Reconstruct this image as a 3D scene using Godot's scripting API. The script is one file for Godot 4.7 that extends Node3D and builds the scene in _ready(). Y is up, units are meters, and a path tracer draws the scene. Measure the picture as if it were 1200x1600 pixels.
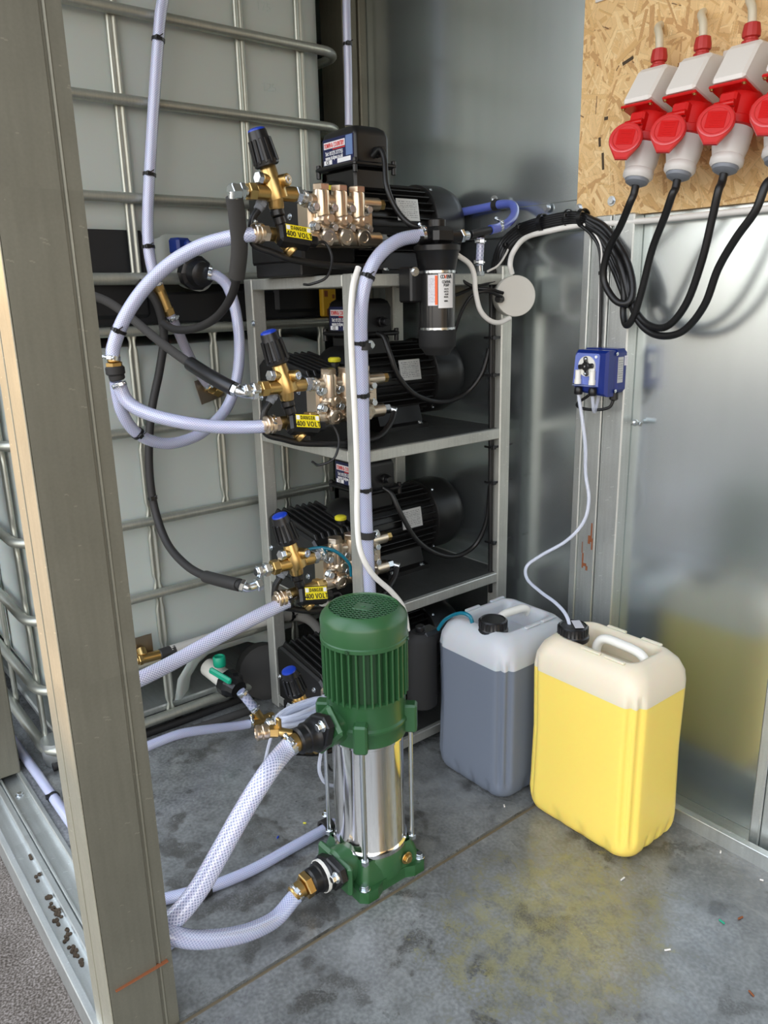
extends Node3D

const FOCAL := 1228.0
var lens_rows := Basis()
var eye := Vector3(0, 1.2, 0)
var M := {}

# ---------------------------------------------------------------- shape builder
class Sh:
	var v := PackedVector3Array()
	var n := PackedVector3Array()
	var t := PackedVector2Array()
	func tri(a: Vector3, b: Vector3, c: Vector3, na: Vector3, nb: Vector3, nc: Vector3, ta := Vector2.ZERO, tb := Vector2.ZERO, tc := Vector2.ZERO) -> void:
		if (b - a).cross(c - a).dot(na + nb + nc) > 0.0:
			v.append_array([a, c, b]); n.append_array([na, nc, nb]); t.append_array([ta, tc, tb])
		else:
			v.append_array([a, b, c]); n.append_array([na, nb, nc]); t.append_array([ta, tb, tc])
	func flat(a: Vector3, b: Vector3, c: Vector3, away: Vector3) -> void:
		var m := (b - a).cross(c - a).normalized()
		if m.dot(away) < 0.0: m = -m
		tri(a, b, c, m, m, m, Vector2(a.x + a.z, -a.y), Vector2(b.x + b.z, -b.y), Vector2(c.x + c.z, -c.y))
	func quad(a: Vector3, b: Vector3, c: Vector3, d: Vector3, away: Vector3) -> void:
		flat(a, b, c, away); flat(a, c, d, away)
	func face(a: Vector3, b: Vector3, c: Vector3, d: Vector3, away: Vector3) -> void:   # with 0..1 texture coordinates, a = top corner at u 0
		tri(a, b, c, away, away, away, Vector2(0, 0), Vector2(1, 0), Vector2(1, 1))
		tri(a, c, d, away, away, away, Vector2(0, 0), Vector2(1, 1), Vector2(0, 1))
	func box(xf: Transform3D, size: Vector3, bev := 0.002) -> Sh:
		var h := size * 0.5
		var e: float = minf(bev, minf(h.x, minf(h.y, h.z)) * 0.9)
		var c := xf.origin
		for s in [-1.0, 1.0]:
			for a in 3:
				var b := (a + 1) % 3
				var d := (a + 2) % 3
				var q := []
				for k in [[-1, -1], [1, -1], [1, 1], [-1, 1]]:
					var p := Vector3.ZERO
					p[a] = h[a] * s; p[b] = (h[b] - e) * k[0]; p[d] = (h[d] - e) * k[1]
					q.append(xf * p)
				var nn := Vector3.ZERO
				nn[a] = s
				quad(q[0], q[1], q[2], q[3], xf.basis * nn)
		if e <= 0.0: return self
		for a in 3:
			var b := (a + 1) % 3
			var d := (a + 2) % 3
			for k in [[-1, -1], [1, -1], [1, 1], [-1, 1]]:
				var q := []
				for s in [-1.0, 1.0]:
					var p := Vector3.ZERO
					p[a] = (h[a] - e) * s; p[b] = h[b] * k[0]; p[d] = (h[d] - e) * k[1]
					q.append(xf * p)
					p[b] = (h[b] - e) * k[0]; p[d] = h[d] * k[1]
					q.append(xf * p)
				var o := Vector3.ZERO
				o[b] = k[0]; o[d] = k[1]
				quad(q[0], q[1], q[3], q[2], xf.basis * o)
		for i in [-1, 1]:
			for j in [-1, 1]:
				for k in [-1, 1]:
					var s := Vector3(i, j, k)
					flat(xf * (s * Vector3(h.x, h.y - e, h.z - e)), xf * (s * Vector3(h.x - e, h.y, h.z - e)), xf * (s * Vector3(h.x - e, h.y - e, h.z)), xf.basis * s)
		return self
	func lathe(xf: Transform3D, prof: Array, seg := 20, facet := false, caps := true) -> Sh:
		var p := prof.duplicate()
		if caps and p[0].x > 0.0: p.push_front(Vector2(0, p[0].y))
		if caps and p[-1].x > 0.0: p.push_back(Vector2(0, p[-1].y))
		var up: bool = p[-1].y >= p[0].y
		var sn := []
		for i in p.size() - 1:
			var d: Vector2 = (p[i + 1] - p[i])
			var m := Vector2(d.y, -d.x).normalized()
			sn.append(m)
		var ln := 0.0
		for i in p.size() - 1:
			var a: Vector2 = p[i]
			var b: Vector2 = p[i + 1]
			if a.is_equal_approx(b): continue
			var n0: Vector2 = sn[i]
			var n1: Vector2 = sn[i]
			if i > 0 and sn[i].dot(sn[i - 1]) > 0.75: n0 = (sn[i] + sn[i - 1]).normalized()
			if i < sn.size() - 1 and sn[i].dot(sn[i + 1]) > 0.75: n1 = (sn[i] + sn[i + 1]).normalized()
			var l2 := ln + a.distance_to(b)
			for k in seg:
				var t0 := TAU * k / seg
				var t1 := TAU * (k + 1) / seg
				var c0 := Vector2(cos(t0), sin(t0))
				var c1 := Vector2(cos(t1), sin(t1))
				var m0 := c0
				var m1 := c1
				if facet:
					m0 = ((c0 + c1) * 0.5).normalized(); m1 = m0
				var A := xf * Vector3(a.x * c0.x, a.y, a.x * c0.y)
				var B := xf * Vector3(a.x * c1.x, a.y, a.x * c1.y)
				var C := xf * Vector3(b.x * c1.x, b.y, b.x * c1.y)
				var D := xf * Vector3(b.x * c0.x, b.y, b.x * c0.y)
				var nA := (xf.basis * Vector3(n0.x * m0.x, n0.y, n0.x * m0.y)).normalized()
				var nB := (xf.basis * Vector3(n0.x * m1.x, n0.y, n0.x * m1.y)).normalized()
				var nC := (xf.basis * Vector3(n1.x * m1.x, n1.y, n1.x * m1.y)).normalized()
				var nD := (xf.basis * Vector3(n1.x * m0.x, n1.y, n1.x * m0.y)).normalized()
				var u0 := float(k) / seg
				var u1 := float(k + 1) / seg
				if a.x > 0.0: tri(A, B, C if b.x > 0.0 else D, nA, nB, nC, Vector2(u0, ln), Vector2(u1, ln), Vector2(u1, l2))
				if b.x > 0.0: tri(A, C, D, nA, nC, nD, Vector2(u0, ln), Vector2(u1, l2), Vector2(u0, l2))
			ln = l2
		return self
	func cyl(a: Vector3, b: Vector3, r: float, seg := 16, bev := -1.0, facet := false) -> Sh:
		var l := a.distance_to(b)
		var e := minf(r * 0.15, l * 0.2) if bev < 0.0 else bev
		return lathe(Sh.along(a, b - a), [Vector2(r - e, 0), Vector2(r, e), Vector2(r, l - e), Vector2(r - e, l)], seg, facet)
	func hex(a: Vector3, b: Vector3, r: float) -> Sh:
		return cyl(a, b, r, 6, r * 0.08, true)
	func tube(p: PackedVector3Array, r: float, seg := 12, tile := 1.0, flatten := 1.0) -> Sh:
		var up := Vector3(0.13, 0.9, 0.31)
		var rings := []
		var dirs := []
		var ln := 0.0
		var lens := []
		for i in p.size():
			var d := (p[mini(i + 1, p.size() - 1)] - p[maxi(i - 1, 0)]).normalized()
			if absf(d.dot(up)) > 0.97 and i == 0: up = Vector3(0.9, 0.1, 0.3)
			var s := d.cross(up).normalized()
			up = s.cross(d).normalized()
			if i > 0: ln += p[i].distance_to(p[i - 1])
			lens.append(ln)
			var ring := []
			for k in seg:
				var a := TAU * k / seg
				ring.append(s * cos(a) + up * sin(a) * flatten)
			rings.append(ring); dirs.append(d)
		var around := TAU * r
		for i in p.size() - 1:
			for k in seg:
				var k2 := (k + 1) % seg
				var a: Vector3 = rings[i][k]
				var b: Vector3 = rings[i][k2]
				var c: Vector3 = rings[i + 1][k2]
				var d: Vector3 = rings[i + 1][k]
				var u0 := tile * k / seg
				var u1 := tile * (k + 1) / seg
				var v0: float = lens[i] / around * tile
				var v1: float = lens[i + 1] / around * tile
				tri(p[i] + a * r, p[i] + b * r, p[i + 1] + c * r, a, b, c, Vector2(u0, v0), Vector2(u1, v0), Vector2(u1, v1))
				tri(p[i] + a * r, p[i + 1] + c * r, p[i + 1] + d * r, a, c, d, Vector2(u0, v0), Vector2(u1, v1), Vector2(u0, v1))
		for e in [0, p.size() - 1]:
			var nn: Vector3 = -dirs[e] if e == 0 else dirs[e]
			for k in seg:
				tri(p[e], p[e] + rings[e][k] * r, p[e] + rings[e][(k + 1) % seg] * r, nn, nn, nn)
		return self
	func prism(xf: Transform3D, poly: PackedVector2Array, depth: float, bev := 0.0) -> Sh:
		var idx := Geometry2D.triangulate_polygon(poly)
		var inner := poly
		if bev > 0.0:
			var off := Geometry2D.offset_polygon(poly, -bev)
			if off.size() == 1 and off[0].size() == poly.size():
				inner = off[0]
				# line up the starting corner
				var best := 0
				for i in inner.size():
					if inner[i].distance_to(poly[0]) < inner[best].distance_to(poly[0]): best = i
				var turned := PackedVector2Array()
				var same := Geometry2D.is_polygon_clockwise(inner) == Geometry2D.is_polygon_clockwise(poly)
				for i in inner.size(): turned.append(inner[posmod(best + (i if same else -i), inner.size())])
				inner = turned
			else:
				bev = 0.0
		idx = Geometry2D.triangulate_polygon(inner)
		var z := depth * 0.5
		for s in [-1.0, 1.0]:
			for i in range(0, idx.size(), 3):
				var q := []
				for k in 3: q.append(xf * Vector3(inner[idx[i + k]].x, inner[idx[i + k]].y, z * s))
				flat(q[0], q[1], q[2], xf.basis * Vector3(0, 0, s))
		var ccw := 1.0 if not Geometry2D.is_polygon_clockwise(poly) else -1.0
		for i in poly.size():
			var a := poly[i]
			var b := poly[(i + 1) % poly.size()]
			var o := Vector2(b.y - a.y, a.x - b.x) * ccw
			var o3 := xf.basis * Vector3(o.x, o.y, 0)
			quad(xf * Vector3(a.x, a.y, z - bev), xf * Vector3(b.x, b.y, z - bev), xf * Vector3(b.x, b.y, bev - z), xf * Vector3(a.x, a.y, bev - z), o3)
			if bev > 0.0:
				var a2 := inner[i]
				var b2 := inner[(i + 1) % poly.size()]
				for s in [-1.0, 1.0]:
					quad(xf * Vector3(a.x, a.y, (z - bev) * s), xf * Vector3(b.x, b.y, (z - bev) * s), xf * Vector3(b2.x, b2.y, z * s), xf * Vector3(a2.x, a2.y, z * s), o3 + xf.basis * Vector3(0, 0, s) * o.length())
		return self
	func sheet(rows: Array, closed := true, flip := Vector3.INF) -> Sh:   # rows of points, smooth normals
		var nr := rows.size()
		var nc: int = rows[0].size()
		var nm := []
		for i in nr:
			var line := []
			for k in nc:
				var a: Vector3 = rows[maxi(i - 1, 0)][k]
				var b: Vector3 = rows[mini(i + 1, nr - 1)][k]
				var c: Vector3 = rows[i][posmod(k - 1, nc) if closed else maxi(k - 1, 0)]
				var d: Vector3 = rows[i][posmod(k + 1, nc) if closed else mini(k + 1, nc - 1)]
				line.append((b - a).cross(d - c).normalized())
			nm.append(line)
		for i in nr - 1:
			for k in (nc if closed else nc - 1):
				var k2 := (k + 1) % nc
				var u := Vector2(float(k) / nc, float(i) / nr)
				var u2 := Vector2(float(k + 1) / nc, float(i + 1) / nr)
				tri(rows[i][k], rows[i][k2], rows[i + 1][k2], nm[i][k], nm[i][k2], nm[i + 1][k2], u, Vector2(u2.x, u.y), u2)
				tri(rows[i][k], rows[i + 1][k2], rows[i + 1][k], nm[i][k], nm[i + 1][k2], nm[i + 1][k], u, u2, Vector2(u.x, u2.y))
		return self
	static func along(p: Vector3, d: Vector3) -> Transform3D:   # a frame whose y runs along d
		var y := d.normalized()
		var x := (Vector3.RIGHT if absf(y.x) < 0.9 else Vector3.FORWARD)
		var z := x.cross(y).normalized()
		x = y.cross(z).normalized()
		return Transform3D(Basis(x, y, z), p)
	func mesh(offset: Vector3) -> ArrayMesh:
		var vv := v
		if offset != Vector3.ZERO:
			vv = v.duplicate()
			for i in vv.size(): vv[i] -= offset
		var arr := []
		arr.resize(Mesh.ARRAY_MAX)
		arr[Mesh.ARRAY_VERTEX] = vv
		arr[Mesh.ARRAY_NORMAL] = n
		arr[Mesh.ARRAY_TEX_UV] = t
		var m := ArrayMesh.new()
		m.add_surface_from_arrays(Mesh.PRIMITIVE_TRIANGLES, arr)
		return m

# ---------------------------------------------------------------- nodes
func thing(called: String, label: String, category: String, at := Vector3.ZERO, group := "") -> Node3D:
	var o := Node3D.new()
	o.name = called
	add_child(o, true)
	o.position = at
	tag(o, label, category, group)
	return o

func tag(o: Node, label: String, category: String, group := "") -> void:
	o.set_meta("label", label)
	o.set_meta("category", category)
	if group: o.set_meta("group", group)

func part(s: Sh, called: String, m: Material, parent: Node = self, label := "") -> MeshInstance3D:
	var o := MeshInstance3D.new()
	o.name = called
	var off := Vector3.ZERO
	if parent != self: off = parent.global_position
	o.mesh = s.mesh(off)
	o.material_override = m
	parent.add_child(o, true)
	if label: o.set_meta("label", label)
	return o

func struct(s: Sh, called: String, m: Material, parent: Node = self) -> MeshInstance3D:
	var o := part(s, called, m, parent)
	if parent == self: o.set_meta("kind", "structure")
	return o

func bolt_on(parent: Node, p: Vector3, d: Vector3, r: float, m: Material, called := "bolt", l := 0.006) -> void:
	d = d.normalized()
	var s := Sh.new()
	s.cyl(p, p + d * l * 0.3, r * 1.5, 14)
	s.hex(p + d * l * 0.3, p + d * l, r)
	part(s, called, m, parent)

func text(what: String, high: float, at: Vector3, right: Vector3, up: Vector3, m: Material, parent: Node, called := "lettering", bold := true, squeeze := 1.0) -> void:
	var tm := TextMesh.new()
	var f := SystemFont.new()
	f.font_names = PackedStringArray(["Droid Sans"])
	f.font_weight = 700 if bold else 400
	tm.font = f
	tm.font_size = 24
	tm.pixel_size = high / 17.0
	tm.depth = 0.0004
	tm.curve_step = 3.0
	tm.text = what
	var o := MeshInstance3D.new()
	o.name = called
	o.mesh = tm
	o.material_override = m
	parent.add_child(o, true)
	right = right.normalized(); up = up.normalized()
	o.transform = Transform3D(Basis(right * squeeze, up, right.cross(up)), at - parent.global_position)

# ---------------------------------------------------------------- where a line of sight meets a plane of the room
func sight(px: float, py: float) -> Vector3:
	return lens_rows.transposed() * Vector3((px - 600.0) / FOCAL, -(py - 800.0) / FOCAL, -1.0)
func hz(px: float, py: float, z: float) -> Vector3:
	var d := sight(px, py)
	return eye + d * ((z - eye.z) / d.z)
func hx(px: float, py: float, x: float) -> Vector3:
	var d := sight(px, py)
	return eye + d * ((x - eye.x) / d.x)
func hy(px: float, py: float, y: float) -> Vector3:
	var d := sight(px, py)
	return eye + d * ((y - eye.y) / d.y)
func pz(list: Array) -> PackedVector3Array:
	var out := PackedVector3Array()
	for q in list: out.append(hz(q[0], q[1], q[2]))
	return out
func pxs(list: Array) -> PackedVector3Array:
	var out := PackedVector3Array()
	for q in list: out.append(hx(q[0], q[1], q[2]))
	return out

func smooth(p: PackedVector3Array, sub := 7) -> PackedVector3Array:
	var out := PackedVector3Array()
	for i in p.size() - 1:
		var a := p[maxi(i - 1, 0)]
		var d := p[mini(i + 2, p.size() - 1)]
		if i == 0: a = p[0] * 2.0 - p[1]
		if i == p.size() - 2: d = p[i + 1] * 2.0 - p[i]
		for k in sub: out.append(p[i].cubic_interpolate(p[i + 1], a, d, float(k) / sub))
	out.append(p[-1])
	return out

func at_share(p: PackedVector3Array, share: float) -> Array:   # [point, direction]
	var f := clampf(share, 0.0, 1.0) * (p.size() - 1)
	var i := mini(int(f), p.size() - 2)
	return [p[i].lerp(p[i + 1], f - i), (p[i + 1] - p[i]).normalized()]

func ring_shape(c: Vector3, d: Vector3, r: float, w: float, th: float) -> Sh:
	var s := Sh.new()
	s.lathe(Sh.along(c - d * w * 0.5, d), [Vector2(r, 0), Vector2(r + th, 0), Vector2(r + th, w), Vector2(r, w), Vector2(r, 0)], 18, false, false)
	return s

func cable_tie(parent: Node, p: PackedVector3Array, share: float, r: float, tail := Vector3(0.012, 0.008, 0.006)) -> void:
	var q := at_share(p, share)
	var s := ring_shape(q[0], q[1], r, 0.0075, 0.0020)
	var out: Vector3 = (Vector3(-0.45, 0.25, 0.85) - q[1] * q[1].dot(Vector3(-0.45, 0.25, 0.85))).normalized()
	var h: Vector3 = q[0] + out * (r + 0.002)
	s.box(Transform3D(Sh.along(h, q[1]).basis, h), Vector3(0.011, 0.010, 0.010), 0.001)
	s.cyl(h, h + tail, 0.0014, 6)
	part(s, "cable_tie", M.black_plastic, parent)

func hose_clamp(parent: Node, p: PackedVector3Array, share: float, r: float) -> void:
	var q := at_share(p, share)
	var s := ring_shape(q[0], q[1], r, 0.009, 0.0013)
	var out: Vector3 = (Vector3(-0.3, 0.8, 0.5) - q[1] * q[1].dot(Vector3(-0.3, 0.8, 0.5))).normalized()
	var side: Vector3 = out.cross(q[1])
	var h: Vector3 = q[0] + out * (r + 0.0045)
	s.box(Transform3D(Basis(side, out, -q[1]), h), Vector3(0.012, 0.008, 0.010), 0.0015)
	s.cyl(h - side * 0.013, h + side * 0.010, 0.003, 8)
	s.hex(h - side * 0.017, h - side * 0.012, 0.0048)
	part(s, "hose_clamp", M.zinc, parent)

# a flexible line: one mesh when bare, else a thing with its ties and clamps
func hose(called: String, label: String, category: String, pts: PackedVector3Array, r: float, m: Material, group := "", ties := [], clamps := [], tile := 8.0, seg := 14) -> Node3D:
	var p := smooth(pts)
	var s := Sh.new()
	s.tube(p, r, seg, tile)
	if ties.is_empty() and clamps.is_empty():
		var o := Node3D.new()
		o.free()
		var mi := MeshInstance3D.new()
		mi.name = called
		mi.mesh = s.mesh(pts[0])
		mi.material_override = m
		mi.position = pts[0]
		add_child(mi, true)
		tag(mi, label, category, group)
		return mi
	var th := thing(called, label, category, pts[0], group)
	part(s, "tube", m, th)
	for k in ties: cable_tie(th, p, k, r)
	for k in clamps: hose_clamp(th, p, k, r)
	return th

# ---------------------------------------------------------------- materials
func mat(c: Color, rough := 0.5, metal := 0.0) -> StandardMaterial3D:
	var m := StandardMaterial3D.new()
	m.albedo_color = c
	m.roughness = rough
	m.metallic = metal
	return m

func tex(im: Image) -> ImageTexture:
	im.generate_mipmaps()
	return ImageTexture.create_from_image(im)

func noise(seed_: int, freq: float, kind := FastNoiseLite.TYPE_SIMPLEX_SMOOTH, oct := 3) -> FastNoiseLite:
	var f := FastNoiseLite.new()
	f.seed = seed_
	f.frequency = freq
	f.noise_type = kind
	f.fractal_octaves = oct
	return f

func put(b: PackedByteArray, i: int, c: Color) -> void:
	b[i] = int(clampf(c.r, 0, 1) * 255.0); b[i + 1] = int(clampf(c.g, 0, 1) * 255.0); b[i + 2] = int(clampf(c.b, 0, 1) * 255.0)

# floor slab colours, one texel about 1.5 mm; the sheet covers x 0..1.7, z -3..0
func concrete_image(w: int, h: int) -> Image:
	var b := PackedByteArray()
	b.resize(w * h * 3)
	var big := noise(3, 0.006)
	var mid := noise(9, 0.025)
	var fine := noise(5, 0.16, FastNoiseLite.TYPE_SIMPLEX_SMOOTH, 2)
	var wet := noise(21, 0.011, FastNoiseLite.TYPE_SIMPLEX_SMOOTH, 4)
	var speck := noise(33, 0.09, FastNoiseLite.TYPE_CELLULAR, 1)
	for y in h:
		for x in w:
			var wx := 1.7 * x / w
			var wz := -3.0 + 3.0 * y / h
			var g := 0.455 + 0.06 * big.get_noise_2d(x, y) + 0.06 * mid.get_noise_2d(x, y) + 0.085 * fine.get_noise_2d(x, y)
			var c := Color(g * 0.985, g, g * 0.985)
			# oily stains between the pumps and the tank
			var st := wet.get_noise_2d(x, y) + 0.45 * exp(-Vector2(wx - 0.62, (wz + 1.35) * 0.8).length_squared() / 0.05) - 0.06 + 0.12 * fine.get_noise_2d(x, y)
			if st > 0.30: c = c.lerp(Color(0.23, 0.225, 0.21), clampf((st - 0.30) * 7.0, 0.0, 0.7) * clampf(0.75 + 0.8 * fine.get_noise_2d(x * 2.0, y * 2.0) + 0.8 * mid.get_noise_2d(x * 1.3, y * 1.3), 0.2, 1.0))
			# pale scuffs, then a yellow stain with the container's floor reflection painted in
			var pale := big.get_noise_2d(x + 900, y * 1.3) + 0.5 * mid.get_noise_2d(x - 77, y)
			if pale > 0.25: c = c.lerp(Color(0.56, 0.57, 0.56), clampf((pale - 0.25) * 1.6, 0, 0.5) * clampf(0.7 + 0.9 * fine.get_noise_2d(x * 2.0, y * 2.0 + 99) + 0.6 * mid.get_noise_2d(x * 1.7, y), 0.2, 1.0))
			var stain_reflection := Vector2((wx - 1.03) / 0.26, (wz + 0.80) / 0.19).length() + 0.55 * mid.get_noise_2d(x, y) + 0.4 * fine.get_noise_2d(x, y)
			if stain_reflection < 1.0: c = c.lerp(Color(0.62, 0.59, 0.36), clampf((1.0 - stain_reflection) * 1.4, 0, 0.5) * clampf(0.6 + 0.9 * fine.get_noise_2d(x * 2.3 + 40, y * 2.3) + 1.1 * mid.get_noise_2d(x * 1.4, y * 1.4 + 31), 0.1, 1.0))
			var sp := speck.get_noise_2d(x, y)
			if sp > -0.2 and mid.get_noise_2d(x + 300, y) > 0.3: c = c.darkened(0.12)
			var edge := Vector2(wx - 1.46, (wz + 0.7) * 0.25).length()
			if wx > 1.36 and fine.get_noise_2d(x * 0.7, y * 0.7 + 50) + 0.6 * mid.get_noise_2d(x, y) > 0.35 - (wx - 1.36) * 2.0: c = c.lerp(Color(0.62, 0.62, 0.60), 0.35)
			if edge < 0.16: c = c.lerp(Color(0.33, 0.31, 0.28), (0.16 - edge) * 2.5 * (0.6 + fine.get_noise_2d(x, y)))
			put(b, (y * w + x) * 3, c)
	return Image.create_from_data(w, h, false, Image.FORMAT_RGB8, b)

func rough_image(w: int, seed_: int, lo: float, hi: float, freq: float) -> Image:
	var b := PackedByteArray()
	b.resize(w * w)
	var f := noise(seed_, freq, FastNoiseLite.TYPE_SIMPLEX_SMOOTH, 4)
	var g := noise(seed_ + 1, freq * 9.0, FastNoiseLite.TYPE_SIMPLEX_SMOOTH, 2)
	for y in w:
		for x in w:
			b[y * w + x] = int(clampf(lerpf(lo, hi, 0.5 + 0.55 * f.get_noise_2d(x, y) + 0.3 * g.get_noise_2d(x, y)), 0, 1) * 255.0)
	return Image.create_from_data(w, w, false, Image.FORMAT_L8, b)

func sheet_metal_image(w: int, base: Color, seed_: int, streak: float, blotch: float, dots: float) -> Image:
	var b := PackedByteArray()
	b.resize(w * w * 3)
	var f := noise(seed_, 0.008, FastNoiseLite.TYPE_SIMPLEX_SMOOTH, 4)
	var g := noise(seed_ + 1, 0.22, FastNoiseLite.TYPE_SIMPLEX_SMOOTH, 2)
	var h := noise(seed_ + 2, 0.05)
	for y in w:
		for x in w:
			var k := blotch * f.get_noise_2d(x, y) + dots * g.get_noise_2d(x, y) + streak * h.get_noise_2d(x * 2.0, y * 0.12)
			put(b, (y * w + x) * 3, Color(base.r + k, base.g + k, base.b + k * 1.02))
	var rng := RandomNumberGenerator.new()
	rng.seed = seed_
	for i in (140 if dots > 0.0 else 0):   # scratches and specks
		var x := rng.randi_range(0, w - 20)
		var y := rng.randi_range(0, w - 20)
		var l := rng.randi_range(1, 9)
		for j in l:
			var q := ((y + j / 3) * w + x + j) * 3
			put(b, q, Color(base.r + 0.16, base.g + 0.16, base.b + 0.16))
	return Image.create_from_data(w, w, false, Image.FORMAT_RGB8, b)

func strand_image(w: int) -> Image:
	var b := PackedByteArray()
	b.resize(w * w * 3)
	var rng := RandomNumberGenerator.new()
	rng.seed = 11
	for i in w * w: put(b, i * 3, Color(0.90, 0.76, 0.54))
	var tones := [Color(0.91, 0.77, 0.55), Color(0.88, 0.73, 0.50), Color(0.94, 0.82, 0.61), Color(0.85, 0.69, 0.46), Color(0.90, 0.76, 0.54), Color(0.79, 0.62, 0.41), Color(0.93, 0.80, 0.58)]
	for i in 2600:
		var c: Color = tones[rng.randi() % tones.size()]
		var cx := rng.randf() * w
		var cy := rng.randf() * w
		var a := rng.randfn(1.1, 0.75)
		var l := rng.randf_range(20, 95)
		var h := rng.randf_range(2.0, 12.0)
		if rng.randf() < 0.02:
			c = Color(0.45, 0.32, 0.20); h = rng.randf_range(0.7, 2.0); l *= 0.5
		var dx := Vector2(cos(a), sin(a))
		var dy := Vector2(-dx.y, dx.x)
		for k in int(l * 1.4):
			for j in int(h * 1.4 + 1):
				var q := Vector2(cx, cy) + dx * (k / 1.4 - l * 0.5) + dy * (j / 1.4 - h * 0.5)
				var x := posmod(int(q.x), w)
				var y := posmod(int(q.y), w)
				var sh := 1.0 - (0.11 if j == 0 else 0.0) + 0.05 * sin(j * 2.1 + i)
				put(b, (y * w + x) * 3, Color(c.r * sh, c.g * sh, c.b * sh))
	return Image.create_from_data(w, w, false, Image.FORMAT_RGB8, b)

func braid_image(base: Color, thread: Color, wide: float) -> Image:
	var w := 64
	var b := PackedByteArray()
	b.resize(w * w * 3)
	for y in w:
		for x in w:
			var p: float = absf(fposmod(float(x + y) / 32.0, 1.0) - 0.5)
			var q: float = absf(fposmod(float(x - y) / 32.0, 1.0) - 0.5)
			var k: float = maxf(smoothstep(wide, wide * 0.4, p), smoothstep(wide, wide * 0.4, q))
			put(b, (y * w + x) * 3, base.lerp(thread, k))
	return Image.create_from_data(w, w, false, Image.FORMAT_RGB8, b)

func print_image(w: int, h: int, paper: Color, ink: Color, rows: int, seed_: int) -> Image:
	var im := Image.create(w, h, false, Image.FORMAT_RGB8)
	im.fill(paper)
	var rng := RandomNumberGenerator.new()
	rng.seed = seed_
	for r in rows:
		var y := int(h * (0.12 + 0.8 * r / rows))
		var x := int(w * 0.08)
		while x < w * 0.9:
			var l := rng.randi_range(2, 9)
			im.fill_rect(Rect2i(x, y, mini(l, int(w * 0.92) - x), maxi(1, int(h * 0.35 / rows))), paper.lerp(ink, rng.randf_range(0.4, 0.9)))
			x += l + rng.randi_range(1, 4)
	return im

func tri_mat(m: StandardMaterial3D, t: Texture2D, scale: float, r: Texture2D = null) -> StandardMaterial3D:
	m.albedo_texture = t
	m.uv1_triplanar = true
	m.uv1_world_triplanar = true
	m.uv1_scale = Vector3.ONE * scale
	if r: m.roughness_texture = r
	return m

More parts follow.
